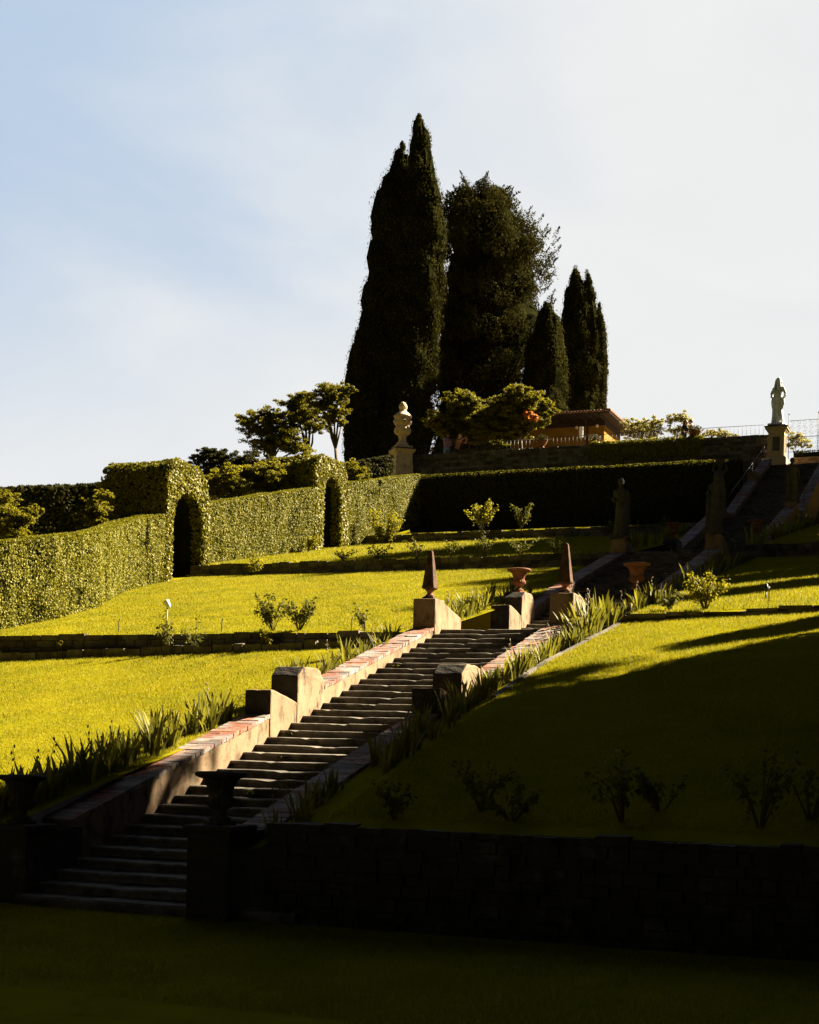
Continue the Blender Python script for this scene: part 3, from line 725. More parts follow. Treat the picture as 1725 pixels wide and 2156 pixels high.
def hedge_arch(label, yc, hw, z0, zt, ow, oz, depth, xf):
    """leafy vaulted gateway: face in the y-z plane at x = xf, body running back in -x"""
    Q = []; g = G(); r = .85
    def outer(u):   # u 0..1 around from the front foot over the top to the far foot
        path = [(-hw, z0)]
        path += [(-hw, zt - r * 1.15)]
        for k in range(1, 9):
            a = math.pi - k * math.pi / 2 / 8; path.append((-hw + r + r * math.cos(a), zt - r * 1.15 + r * 1.05 * math.sin(a)))
        for k in range(1, 9):
            a = math.pi / 2 - k * math.pi / 2 / 8; path.append((hw - r * 1.25 + r * 1.25 * math.cos(a), zt - .1 - r * 1.4 + r * 1.4 * math.sin(a)))
        path += [(hw, z0)]
        return path
    op = outer(0)
    inn = [(-ow, z0)] + [(ow * math.cos(math.pi - k * math.pi / 12), oz - ow * 1.15 + ow * 1.15 * math.sin(k * math.pi / 12)) for k in range(13)] + [(ow, z0)]
    # front face: sample points between the inner and outer curves
    n = 26000; ys = rng.uniform(-hw, hw, n); zs = rng.uniform(z0, zt, n)
    def inside(path, y, z):
        c = np.zeros(len(y), bool); m = len(path)
        for i in range(m):
            (y1, z1), (y2, z2) = path[i], path[(i + 1) % m]
            if abs(z2 - z1) < 1e-9: continue
            cond = ((z1 > z) != (z2 > z)) & (y < (y2 - y1) * (z - z1) / (z2 - z1) + y1)
            c ^= cond
        return c
    k = inside(op, ys, zs) & ~inside([(a * 1.02, b) for a, b in inn], ys, zs)
    keep = np.where(k)[0]; area = (2 * hw * (zt - z0)) * len(keep) / n; cnt = min(len(keep), int(area * 600)); keep = keep[:cnt]
    P = np.stack([np.full(cnt, xf), yc + ys[keep], zs[keep]], 1); nn = np.tile([1., 0, .1], (cnt, 1))
    P[:, 0] += rng.uniform(-.06, .06, cnt)
    Q.append(leaf_quads(P, nn, .12, .085, .6))
    # outer shell and inner edge
    for path, sgn, dpt, dens in ((op, 1, depth, 520), (inn, -1, .45, 420)):
        for (a, b) in zip(path[:-1], path[1:]):
            d = np.array([b[0] - a[0], b[1] - a[1]]); ln = np.linalg.norm(d)
            if ln < 1e-6: continue
            nrm = np.array([0, -d[1], d[0]]) / ln * sgn
            cN = max(2, int(ln * dpt * dens)); u = rng.random(cN); v = rng.random(cN)
            P = np.stack([xf - v * dpt, yc + a[0] + d[0] * u, a[1] + d[1] * u], 1)
            P += nrm * (rng.uniform(-.05, .05, (cN, 1)) + .06 * noise3(P, 2.2, 3)[:, None])
            Q.append(leaf_quads(P, np.tile(nrm, (cN, 1)), .12, .085, .6))
    # dark body
    e = .1
    so = [(a * (1 - e / hw), z0 + (b - z0) * (1 - e / (zt - z0))) for a, b in op]
    m, q = len(so), len(inn)
    V = [(xf - e, yc + a, b) for a, b in so] + [(xf - depth + e, yc + a, b) for a, b in so]
    F = [(i, m + i, m + i + 1, i + 1) for i in range(m - 1)] + [tuple(range(m, 2 * m))]
    g.add(V, F, 1)
    si = [(a * 1.04, b + .04) for a, b in inn]
    V = [(xf - e, yc + a, b) for a, b in si] + [(xf - depth + .5, yc + a, b) for a, b in si]
    F = [(i, i + 1, q + i + 1, q + i) for i in range(q - 1)] + [tuple(range(2 * q - 1, q - 1, -1))]  # near-black back panel closes the tunnel in place of its shade
    g.add(V, F, 1)
    # front plate between the curves
    V = []; F = []; K = 40
    def samp(path):
        s = [0]
        for a, b in zip(path[:-1], path[1:]): s.append(s[-1] + math.hypot(b[0] - a[0], b[1] - a[1]))
        t = np.linspace(0, s[-1], K); return list(zip(np.interp(t, s, [p[0] for p in path]), np.interp(t, s, [p[1] for p in path])))
    A, B = samp(so), samp(si)
    V = [(xf - e, yc + a, b) for a, b in A] + [(xf - e, yc + a, b) for a, b in B]
    F = [(i, i + 1, K + i + 1, K + i) for i in range(K - 1)]
    g.add(V, F, 1)
    for s in Q: g.quads(s, 0)
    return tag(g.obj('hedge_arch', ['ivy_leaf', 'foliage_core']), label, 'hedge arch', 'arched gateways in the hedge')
hedge_arch('lower and bigger ivy-covered arch with a black opening and a boxy vaulted top', 44.45, 1.42, 7.1, 11.5, 1.02, 10.45, 2.7, hx(44.4) + .06)
hedge_arch('upper ivy-covered arch with a narrow black opening, nearer the vase', 56.5, 1.65, 9.6, 13.95, .85, 13.15, 2.4, hx(56.4) + .06)
#PART2
# ------------------------------------------------------------------ vegetation tools
PSI = 0.381505
RV = np.array([math.cos(PSI), math.sin(PSI), 0.0]); FV = np.array([-math.sin(PSI), math.cos(PSI), 0.0])
def at(x, y, D):
    """a point D metres out along the view axis, from a position measured on the photograph"""
    u, v = x - 862.5, y - 1568.9; c, s_ = math.cos(.021266), math.sin(.021266)
    return np.array([0, 0, 1.838]) + FV * D + RV * D * (c * u + s_ * v) / 3100 - np.array([0, 0, 1]) * D * (-s_ * u + c * v) / 3100
def hv(fn): return np.vectorize(fn, otypes=[float])
def clump_leaves(C, Rd, n_per, L, W, jit=.5, axis=None, axis_w=0.0, lo=.72, hi=1.06):
    C = np.asarray(C, float); Rd = np.asarray(Rd, float)
    if Rd.ndim == 1: Rd = np.stack([Rd] * 3, 1)
    k = len(C); d = unit(rng.normal(0, 1, (k, n_per, 3)))
    P = C[:, None] + d * Rd[:, None] * rng.uniform(lo, hi, (k, n_per, 1))
    return leaf_quads(P.reshape(-1, 3), d.reshape(-1, 3), L, W, jit, axis, axis_w)
def tree(name, label, cat, group, base, trunk_m, trunk_geo, crown_q, crown_m, core=None):
    r = empty(name, base)
    tag(r, label, cat, group)
    b = np.array(base)
    trunk_geo.v = [tuple(np.array(p) - b) for p in trunk_geo.v]
    trunk_geo.obj('trunk', trunk_m, r)
    g = G()
    if core:
        for V, F in core: g.add([tuple(np.array(p) - b) for p in V], F, len(crown_q))
    for i, q in enumerate(crown_q): g.quads(q - b, i)
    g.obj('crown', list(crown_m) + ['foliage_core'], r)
    return r
def column(rows, D, ncl, n_per, L, W, cr, seed, rough=.12, zlow=17.4, ry=1.0):
    """leaf quads and core of a columnar crown measured as rows of (y, centre x, half width) on the photo at distance D"""
    r = np.random.default_rng(seed)
    pts = []
    for (y, cx, hw) in rows:
        p = at(cx, y, D); pts.append((p[2], p[0], p[1], hw * D / 3100))
    pts = np.array(pts)[::-1]
    z0, z1 = pts[0, 0], pts[-1, 0]
    zz = np.linspace(z0, z1, 200); rr = np.interp(zz, pts[:, 0], pts[:, 3]); cdf = np.cumsum(rr + .15); cdf /= cdf[-1]
    z = np.interp(r.random(ncl), cdf, zz); th = r.uniform(0, 2 * np.pi, ncl)
    rad = np.interp(z, pts[:, 0], pts[:, 3]); cx = np.interp(z, pts[:, 0], pts[:, 1]); cy = np.interp(z, pts[:, 0], pts[:, 2])
    lob = 1 + rough * np.sin(th * 5 + z * .55 + seed) * np.sin(z * .9 + th * 2 + seed)
    c = np.minimum(cr * r.uniform(.6, 1.25, ncl), np.maximum(rad * .8, .10))
    q = np.maximum(rad * lob - c * .75, 0)
    C = np.stack([cx + np.cos(th) * q, cy + np.sin(th) * q * ry, z], 1)
    Rd = np.stack([c, c, c * r.uniform(1.3, 2.4, ncl)], 1)
    Q = clump_leaves(C, Rd, n_per, L, W, .32, (0, 0, 1), .72, .55, 1.02)
    # ragged tip
    tip = np.array([pts[-1, 1], pts[-1, 2], z1]); k = 420
    tz = r.uniform(-2.0, .2, k); T_ = tip + np.stack([r.normal(0, 1, k) * (.05 + .10 * (.3 - tz)), r.normal(0, 1, k) * (.05 + .10 * (.3 - tz)), tz], 1)
    Q = np.concatenate([Q, leaf_quads(T_, r.normal(0, 1, (k, 3)), L * .9, W * .6, .3, (0, 0, 1), .85)])
    n = 18; V = []; F = []; K = 26
    for zq in np.linspace(z0, z1 - .6, K):
        ra = np.interp(zq, pts[:, 0], pts[:, 3]) * .84
        for i in range(n):
            a = 2 * math.pi * i / n; w = 1 + rough * math.sin(a * 5 + zq * .55 + seed) * math.sin(zq * .9 + 2 * a + seed)
            V.append((np.interp(zq, pts[:, 0], pts[:, 1]) + ra * w * math.cos(a), np.interp(zq, pts[:, 0], pts[:, 2]) + ra * w * math.sin(a) * ry, zq))
    for k in range(K - 1):
        for i in range(n): F.append((k * n + i, k * n + (i + 1) % n, (k + 1) * n + (i + 1) % n, (k + 1) * n + i))
    F.append(tuple((K - 1) * n + i for i in range(n)))
    return Q, [(V, F), clump_cores(C, Rd, .80)], pts
def cypress(label, rowsets, D, ncl, n_per, L, W, cr, seed, group='dark cypresses on the terrace', m='cypress_leaf', zb=17.4, rough=.17):
    Qs, cores = [], []
    for k, rows in enumerate(rowsets):
        Q, c, pts = column(rows, D, ncl if k == 0 else ncl // 2, n_per, L, W, cr, seed + k, rough); Qs.append(Q); cores += c
        if k == 0: p0 = pts[0]
    g = G(); g.tube([(p0[1], p0[2], zb - .3), (p0[1], p0[2], zb + 3), (p0[1], p0[2], zb + 8)], [.42, .34, .2], 10)
    return tree('cypress_tree', label, 'tree', group, (p0[1], p0[2], zb), 'bark', g, [np.concatenate(Qs)], [m], cores)

# the group on the terrace
cypress('broad left cypress of the tallest pair, its pointed tip just below its neighbour',
        [[(308, 850, 7), (330, 847, 17), (365, 843, 25), (400, 838, 33), (450, 828, 45), (600, 825, 50), (690, 818, 63), (770, 808, 73), (850, 800, 76), (930, 795, 72), (1010, 795, 64)]], 92, 300, 360, .155, .072, .85, 3)
cypress('tallest cypress of all, sharp-tipped with a sunlit right edge, behind the stone vase',
        [[(249, 881, 5), (265, 884, 14), (330, 886, 27), (400, 885, 36), (480, 884, 55), (560, 882, 60), (650, 872, 65), (750, 862, 62), (850, 855, 56), (940, 850, 54), (1010, 850, 46)]], 91, 300, 360, .155, .072, .80, 11)
cypress('short dark cypress directly left of the three-spired one', [[(640, 1150, 3), (660, 1152, 15), (700, 1153, 30), (760, 1150, 44), (830, 1150, 45), (900, 1150, 42)]], 94, 150, 280, .155, .07, .66, 23)
cypress('slender cypress with three spires above the ochre pavilion', [
    [(565, 1212, 3), (590, 1213, 13), (640, 1212, 26), (700, 1214, 34), (780, 1220, 40), (880, 1226, 42)],
    [(573, 1236, 3), (600, 1237, 10), (660, 1238, 22), (760, 1242, 32), (880, 1242, 34)],
    [(642, 1262, 2), (670, 1262, 10), (720, 1260, 18), (800, 1265, 16), (880, 1262, 14)]], 99, 180, 260, .155, .07, .58, 31)
# ragged conifer between them
def conifer():
    D = 97; rows = np.array([(380, 988, 10), (395, 1010, 42), (415, 1014, 58), (445, 1006, 80), (462, 1018, 93), (490, 1027, 106), (512, 1039, 121), (560, 1036, 115), (620, 1029, 113), (640, 1032, 120), (720, 1022, 126), (800, 1012, 122), (960, 1004, 112)], float)
    r = np.random.default_rng(5); C = []; Rd = []; g = G()
    base = at(1030, 980, D); base[2] = 17.4
    g.tube([base + (0, 0, -.3), base + (.2, 0, 7), base + (0, 0, 16), base + (-.2, 0, 21)], [.5, .42, .25, .08], 10)
    for k in range(900):
        y = r.uniform(400, 965); hw = np.interp(y, rows[:, 0], rows[:, 2]); cx = np.interp(y, rows[:, 0], rows[:, 1])
        th = r.uniform(0, 2 * np.pi); q = (r.random() ** .4) * r.uniform(.80, 1.08)
        p = at(cx, y, D); rad = hw * D / 3100
        c = np.array([p[0] + RV[0] * math.cos(th) * q * rad + FV[0] * math.sin(th) * q * rad, p[1] + RV[1] * math.cos(th) * q * rad + FV[1] * math.sin(th) * q * rad, p[2]])
        C.append(c); s_ = r.uniform(.42, .88) * (.72 if y < 470 else 1); Rd.append((s_ * 1.1, s_ * 1.1, s_ * .9))
        if k % 4 == 0:
            b = np.array([p[0], p[1], p[2] - rad * q * .55]); g.tube([b, (b + c) / 2 + (0, 0, -.1), c], [.07, .05, .02], 5)
    C = np.array(C); Rd = np.array(Rd)
    cc = clump_cores(C, Rd, .60)
    Q = clump_leaves(C, Rd, 150, .22, .08, .4, (0, 0, 1), .3, .7, 1.1)
    core = []; V = []; F = []; n = 16; yy = np.linspace(960, 440, 20)
    for y in yy:
        p = at(np.interp(y, rows[:, 0], rows[:, 1]), y, D); ra = np.interp(y, rows[:, 0], rows[:, 2]) * D / 3100 * .74
        for i in range(n):
            a = 2 * math.pi * i / n; w = 1 + .20 * math.sin(3 * a + y * .05) * math.sin(y * .031 + a); V.append(tuple(p + RV * ra * w * math.cos(a) + FV * ra * w * math.sin(a)))
    for k in range(19):
        for i in range(n): F.append((k * n + i, k * n + (i + 1) % n, (k + 1) * n + (i + 1) % n, (k + 1) * n + i))
    F.append(tuple(19 * n + i for i in range(n))); core.append((V, F))
    # feathery tips standing out of the outline
    k = 150; y = r.uniform(380, 700, k); hw = np.interp(y, rows[:, 0], rows[:, 2]); cx = np.interp(y, rows[:, 0], rows[:, 1])
    T_ = []
    for i in range(k):
        th = r.uniform(0, 2 * np.pi); p = at(cx[i], y[i], D); rad = hw[i] * D / 3100 * r.uniform(.95, 1.13)
        c = p + RV * math.cos(th) * rad + FV * math.sin(th) * rad
        d = unit(np.array([RV * math.cos(th) + FV * math.sin(th) + np.array([0, 0, r.uniform(.5, 1.6)])]))[0]
        for q in range(46): T_.append((c + d * (q * .018 - .15) + r.normal(0, .13 * (1 - q / 50), 3), d))
    T_ = np.array(T_)
    Q2 = leaf_quads(T_[:, 0], r.normal(0, 1, (len(T_), 3)), .20, .065, .3, (0, 0, 1), .4)
    tree('conifer_tree', 'broad ragged conifer with feathery tips between the tallest cypress and the slender ones', 'tree', 'dark cypresses on the terrace', tuple(base), 'bark', g, [np.concatenate([Q, Q2])], ['conifer_leaf'], core)
conifer()

def broadleaf(name, label, base, lumps, D, m, group, L=.17, W=.11, n_per=70, seed=1, trunk_r=.11, tips=None, cat='tree', zfac=.75, lumpr=None, extra=None, limbs=True):
    """lumps: (x, y, radius in px) on the photo at distance D; each lump is broken into smaller leaf clumps"""
    r = np.random.default_rng(seed); g = G(); C = []; Rd = []
    base = np.array(base, float); cen = np.mean([at(x, y, D) for x, y, _ in lumps], 0)
    fork = base * .45 + cen * .55 + (0, 0, -.1)
    if limbs: g.tube([base + (0, 0, -.2), base * .6 + fork * .4 + (.08, 0, 0), fork], [trunk_r, trunk_r * .8, trunk_r * .6], 9)
    for (x, y, pr) in lumps:
        pr = pr * 1.22
        Rm = pr * D / 3100; c0 = at(x, y, D) + FV * r.uniform(-.5, .5) * Rm
        if limbs:
            mid = (fork + c0) / 2 + r.normal(0, .22, 3) * Rm
            g.tube([fork, mid, c0], [trunk_r * .5, trunk_r * .36, trunk_r * .14], 7)
        nsub = max(14, int(62 * (pr / 30) ** 1.3))
        for k in range(nsub):
            d = unit(r.normal(0, 1, (1, 3)))[0] * (1.2, 1.2, zfac * .85); q = r.random() ** .55 * (1.35 if k % 4 == 0 else 1.05)
            c = c0 + d * Rm * q; C.append(c); Rd.append((Rm * r.uniform(.13, .27)) * np.array([1.45, 1.45, .7]))
            if limbs and k % 2 == 0: g.tube([c0, (c0 + c) / 2 + r.normal(0, .05, 3), c], [trunk_r * .22, trunk_r * .14, .008], 4)
    if not limbs: g.tube([base + (0, 0, -.2), base + (0, 0, .5), at(lumps[0][0], lumps[0][1], D)], [trunk_r, trunk_r * .7, .01], 6)
    Q = clump_leaves(C, Rd, int(n_per * 1.15), L * .62, W * .64, .6, None, 0, .25, 1.15)
    qs = [Q]; ms = [m]
    if extra:
        ex, em = extra; C2 = [at(a, b, D - 1.0) for a, b, _ in ex]; R2 = [p * D / 3100 for _, _, p in ex]
        qs.append(clump_leaves(C2, R2, 60, L, W, .6)); ms.append(em)
    return tree(name, label, cat, group, tuple(base), 'bark', g, qs, ms)
G1 = 'leafy trees on the terrace'
b = at(985, 960, 83); b[2] = 17.4
broadleaf('leafy_tree', 'round sunlit broadleaf tree behind the two visitors at the railing', b, [(930, 880, 20), (965, 850, 24), (1000, 862, 26), (978, 845, 18), (975, 885, 30), (1030, 890, 30), (930, 895, 22), (1040, 872, 20), (1000, 912, 30), (1050, 915, 26), (955, 915, 20), (1012, 885, 30), (1052, 888, 28), (985, 900, 28)], 83, 'tree_leaf', G1, .20, .13, 80, 41)
b = at(1095, 960, 82); b[2] = 17.4
broadleaf('leafy_tree', 'broadleaf tree with a few orange leaves beside the ochre pavilion', b, [(1060, 850, 24), (1097, 834, 25), (1130, 850, 22), (1085, 872, 26), (1125, 872, 20), (1150, 862, 16), (1065, 900, 22), (1100, 892, 24), (1128, 888, 18), (1078, 858, 24), (1085, 915, 20)], 82, 'tree_leaf', G1, .20, .13, 80, 42, extra=([(1118, 876, 9), (1108, 872, 7), (1128, 880, 6)], 'autumn_leaf'))
# trees at left behind the hedge
G2 = 'trees behind the leafy hedge'
b = at(585, 1000, 80); b[2] = 15.0
broadleaf('leafy_tree', 'spreading tree with a flat sunlit top, leftmost behind the hedge', b, [(528, 880, 20), (560, 874, 22), (592, 880, 18), (540, 905, 22), (575, 905, 24), (600, 925, 28), (560, 935, 26), (625, 945, 22)], 80, 'tree_leaf', G2, .17, .11, 60, 51, .16)
b = at(668, 1000, 81); b[2] = 15.0
broadleaf('leafy_tree', 'middle tree with bare crooked limbs behind the upper arch', b, [(620, 850, 22), (640, 838, 16), (650, 865, 24), (625, 880, 22), (660, 895, 22), (605, 900, 18)], 81, 'tree_leaf', G2, .17, .11, 60, 52, .16)
b = at(712, 1000, 79); b[2] = 15.0
broadleaf('leafy_tree', 'open-crowned tree with a slim grey trunk against the dark cypress', b, [(690, 825, 22), (712, 838, 20), (680, 850, 22), (705, 868, 20), (725, 820, 14), (690, 880, 16), (720, 890, 10)], 79, 'tree_leaf', G2, .17, .11, 60, 53, .13)
b = at(440, 1040, 66); b[2] = 12.6
broadleaf('leafy_tree', 'low dark tree rising behind the lower arch', b, [(425, 962, 18), (450, 955, 18), (478, 968, 20), (440, 985, 22), (470, 995, 24), (505, 985, 22), (525, 970, 22), (545, 985, 24)], 66, 'dark_leaf', G2, .15, .10, 60, 54, .12)
# shrubs just behind the hedge
G3 = 'yellow-green shrubs behind the hedge'
def shrub(label, lumps, D, m, seed, group=G3, L=.13, W=.08, n_per=60, zb=None, name='shrub'):
    x = np.mean([l[0] for l in lumps]); b = at(x, max(l[1] for l in lumps) + 20, D)
    if zb is not None: b[2] = zb
    return broadleaf(name, label, b, lumps, D, m, group, L, W, n_per, seed, .05, cat='shrub')
shrub('long yellow-green shrub behind the hedge between the two arches', [(520, 1000, 22), (550, 990, 24), (580, 985, 20), (535, 1020, 24), (565, 1010, 26), (590, 1015, 22)], 61, 'yellow_leaf', 61)
shrub('yellow-green shrub directly right of the lower arch', [(440, 1030, 20), (450, 1010, 18), (480, 1000, 20), (470, 1030, 22), (500, 1025, 18)], 60, 'yellow_leaf', 62)
shrub('sunlit shrub directly right of the upper arch', [(735, 985, 18), (755, 995, 16), (725, 1000, 18), (770, 1003, 9), (745, 1010, 16)], 66, 'yellow_leaf', 63)
shrub('light upright shrub pressed against the left side of the lower arch', [(200, 1060, 18), (215, 1040, 14), (190, 1085, 18), (215, 1075, 16), (205, 1100, 16)], 47.5, 'yellow_leaf', 64, L=.10, W=.065)
shrub('sunlit wild shrub at the left edge above the hedge', [(10, 1050, 22), (20, 1085, 26), (50, 1090, 20), (10, 1115, 24), (40, 1120, 20), (70, 1075, 14)], 46, 'yellow_leaf', 65, L=.10, W=.065)
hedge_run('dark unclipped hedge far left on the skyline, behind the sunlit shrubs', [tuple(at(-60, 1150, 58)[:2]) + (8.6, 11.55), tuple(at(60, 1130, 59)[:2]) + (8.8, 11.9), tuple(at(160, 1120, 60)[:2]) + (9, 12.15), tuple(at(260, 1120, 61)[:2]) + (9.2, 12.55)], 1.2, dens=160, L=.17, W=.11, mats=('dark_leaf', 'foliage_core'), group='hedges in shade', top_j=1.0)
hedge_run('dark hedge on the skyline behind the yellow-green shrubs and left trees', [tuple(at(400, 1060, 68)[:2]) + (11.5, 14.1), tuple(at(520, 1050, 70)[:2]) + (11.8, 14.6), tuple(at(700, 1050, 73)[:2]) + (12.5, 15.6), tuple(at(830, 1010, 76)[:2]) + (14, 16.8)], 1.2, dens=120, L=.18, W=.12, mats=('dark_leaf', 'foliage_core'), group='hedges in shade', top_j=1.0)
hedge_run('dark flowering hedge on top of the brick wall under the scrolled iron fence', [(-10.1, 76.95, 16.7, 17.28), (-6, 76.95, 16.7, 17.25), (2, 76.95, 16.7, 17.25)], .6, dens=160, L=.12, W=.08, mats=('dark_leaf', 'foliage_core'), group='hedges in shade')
# pale shrubs on the right part of the terrace
G4 = 'pale shrubs behind the terrace railing'
shrub('widest pale shrub behind the railing, directly right of the ochre pavilion', [(1330, 895, 16), (1355, 893, 18), (1378, 890, 14), (1340, 915, 18), (1370, 912, 18)], 85, 'pale_leaf', 71, G4, .16, .09, 45, 17.4)
shrub('tall pale shrub behind the flower pot and the couple', [(1420, 882, 14), (1440, 880, 14), (1425, 905, 16), (1448, 902, 14)], 85, 'pale_leaf', 72, G4, .16, .09, 45, 17.4)
shrub('low pale shrub between the flower pot and the tall statue', [(1490, 915, 14), (1510, 912, 12), (1530, 918, 14), (1545, 920, 9)], 85, 'pale_leaf', 73, G4, .15, .085, 45, 17.4)
shrub('pale shrub right of the statue pedestal, behind the scrolled fence', [(1672, 918, 14), (1685, 928, 14), (1668, 938, 12), (1700, 938, 8)], 84, 'pale_leaf', 74, G4, .15, .085, 45, 16.6)
# ivy over the terrace wall
P = np.stack([rng.uniform(-20.5, -14.5, 3800), np.full(3800, 75.86), 17.95 - np.abs(rng.normal(0, .42, 3800))], 1); P[:, 1] -= rng.uniform(0, .12, 3800)
P2 = np.stack([rng.uniform(-20.5, -14.5, 1500), rng.uniform(75.85, 76.45, 1500), 18.02 + np.abs(rng.normal(0, .07, 1500))], 1)
g = G(); g.quads(leaf_quads(P, np.tile([.2, -1., .2], (len(P), 1)), .13, .09, .5)); g.quads(leaf_quads(P2, np.tile([0, 0, 1.], (len(P2), 1)), .13, .09, .6))
tag(g.obj('ivy', 'ivy_leaf'), 'ivy mat hanging over the tall terrace wall below the pale shrubs', 'ivy')

# ------------------------------------------------------------------ iris beds
def iris_mesh(seed, n=13, h=.58, stalks=0):
    r = random.Random(seed); g = G()
    for k in range(n):
        a = r.uniform(0, 2 * math.pi); d = r.uniform(0, .13); lean = r.uniform(.05, .55); H = h * r.uniform(.6, 1.15); w = r.uniform(.017, .030)
        dx, dy = math.cos(a), math.sin(a); px, py = -dy, dx; tw = r.uniform(-.5, .5)
        px, py = px * math.cos(tw) + dx * math.sin(tw), py * math.cos(tw) + dy * math.sin(tw)
        V = []
        droop = r.random() < .18
        for i, t in enumerate((0, .3, .6, .85, 1.0)):
            ww = w * (.8, 1.05, 1.0, .6, .04)[i]
            off = d + lean * H * (t ** 1.7) * (1.4 if droop else .8); z = H * t * (1 - (.35 * t * t if droop else 0.08 * t))
            c = (dx * off, dy * off)
            V += [(c[0] - px * ww, c[1] - py * ww, z), (c[0] + px * ww, c[1] + py * ww, z)]
        g.add(V, [(2 * i, 2 * i + 1, 2 * i + 3, 2 * i + 2) for i in range(4)], 0)
    for k in range(stalks):
        a = r.uniform(0, 6.28); H = h * r.uniform(1.25, 1.6); l = r.uniform(.02, .16)
        top = (math.cos(a) * l, math.sin(a) * l, H)
        g.tube([(0, 0, 0), (top[0] * .4, top[1] * .4, H * .5), top], [.006, .005, .003], 4, 1)
        for q in range(3): g.ball((top[0] + r.uniform(-.03, .03), top[1] + r.uniform(-.03, .03), H - q * .09), .016, 6, 2, (1, 1, 1.6))
    return g.mesh('iris_clump', ['iris_leaf', 'stem', 'flower_petal'])
IR = [iris_mesh(s, r_, h_, st) for s, r_, h_, st in ((1, 14, .56, 0), (2, 12, .64, 0), (3, 16, .50, 0), (4, 11, .60, 0), (5, 15, .66, 0), (6, 13, .54, 1))]
def irises(label, group, x0, x1, y0, y1, n, hf, s=1.0, seed=0):
    r = random.Random(seed)
    for k in range(n):
        y = y0 + (y1 - y0) * (k + r.random()) / n; x = r.uniform(x0, x1)
        o = link('iris_clump', IR[r.randrange(6)], None, (x, y, hf(x, y) - .03), r.uniform(0, 6.28)); q = s * r.uniform(.8, 1.2); o.scale = (q, q, q)
        tag(o, label, 'iris', group)
irises('shaded tall sword-leaved iris clump in the bed left of the lowest steps', 'irises left of the lowest steps in shade', -11.75, -11.12, 14.6, 18.4, 34, hL, .86, 1)
irises('dark-edged iris clump against the lit lawn just below the two dark-fronted blocks', 'irises below the dark-fronted blocks', -11.7, -11.12, 18.4, 20.6, 18, hL, .84, 2)
irises('sunlit iris clump on the left coping between the blocks and the left obelisk', 'irises below the left obelisk', -11.6, -11.12, 22.3, 27.5, 30, hL, .78, 3)
irises('sunlit yellow-green iris clump in the right bed below the right obelisk', 'irises below the right obelisk', -7.68, -7.0, 21.5, 27.2, 44, hR, .76, 4)
irises('tall sunlit iris clump at the upper end of the right bed beside the obelisk', 'irises beside the right obelisk', -7.65, -6.95, 26.2, 28.1, 20, hR, 1.22, 5)
irises('half-shaded iris clump in the lower part of the right bed', 'irises low in the right bed', -7.68, -6.95, 17.2, 21.5, 26, hR, .72, 6)
irises('blackened iris clump at the foot of the right bed in deep shade', 'irises at the foot of the right bed', -7.68, -6.9, 14.7, 17.2, 10, hR, .7, 7)
irises('iris clump left of the second flight beside the left urn', 'irises beside the left urn', -11.75, -11.15, 29.5, 36, 14, hL, .8, 8)
irises('sunlit iris clump beside the orange urn right of the second flight', 'irises beside the right urn', -7.68, -7.0, 29.0, 35.5, 26, hR, .8, 9)
irises('shaded iris clump along the upper right side of the second flight', 'irises along the second flight', -7.68, -7.0, 35.5, 44, 24, hR, 1.0, 10)
irises('dim iris clump along the right side of the third flight', 'irises along the third flight', -7.68, -6.9, 46, 59, 24, hR, 1.1, 11)
irises('dim iris clump left of the third flight', 'irises left of the third flight', -11.8, -11.15, 46, 58, 14, hL, 1.0, 12)
irises('iris clump beside the landing between the left obelisk and the left urn', 'irises by the left landing', -11.35, -10.98, 29.3, 32.3, 12, hL, .85, 13)
# pale stone edging of the right bed
g = G(); y = 20.5
while y < 28.0:
    w = random.uniform(.3, .6); z0, z1 = hR0(-6.86, y), hR0(-6.86, y + w)
    V = [(x, yy, zz + dz) for dz in (-.15, .018 + random.uniform(-.01, .012)) for (x, yy, zz) in ((-6.95, y + .01, z0), (-6.87, y + .01, z0), (-6.87, y + w - .01, z1), (-6.95, y + w - .01, z1))]
    g.add(V, [(3, 2, 1, 0), (4, 5, 6, 7), (0, 1, 5, 4), (1, 2, 6, 5), (2, 3, 7, 6), (3, 0, 4, 7)]); y += w
tag(g.obj('bed_edging', 'wall_stone'), 'thin pale stone edging between the right iris bed and the lawn', 'edging')

# ------------------------------------------------------------------ roses, saplings
def rose(name, label, base, h, w, n=9, leaves=260, m='rose_leaf', group=None, seed=0, L=.07, W=.05, cat='rose bush', lean=(0, 0)):
    r = np.random.default_rng(seed); g = G(); P = []; Nn = []
    for k in range(n):
        a = r.uniform(0, 6.28); e = np.array([math.cos(a) * w * r.uniform(.25, 1) + lean[0], math.sin(a) * w * .7 * r.uniform(.25, 1) + lean[1], h * r.uniform(.55, 1.0)])
        mid = e * (.45, .45, .6) + r.normal(0, .03, 3)
        g.tube([(0, 0, -.05), mid, e], [.012, .008, .003], 5, 1)
        for j in range(max(2, int(1.7 * leaves) // n)):
            t = r.uniform(.35, 1.05); p = (1 - t) ** 2 * np.zeros(3) + 2 * t * (1 - t) * mid + t * t * e
            d = r.normal(0, 1, 3); P.append(p + d * .055 * h ** .5); Nn.append(d + (0, 0, .6))
    g.quads(leaf_quads(np.array(P), np.array(Nn), L, W, .5), 0)
    return tag(g.obj(name, [m, 'stem'], None, base), label, cat, group)
RG = 'rose bushes along the terrace walls'
rose('rose_bush', 'left and darker of the two rose bushes on the edge of the middle lawn', (-14.75, 28.62, hL(-14.75, 28.62)), .80, .42, 11, 420, group=RG, seed=1)
rose('rose_bush', 'right and looser of the two rose bushes on the edge of the middle lawn', (-14.1, 28.6, hL(-14.1, 28.6)), .72, .42, 12, 330, group=RG, seed=2)
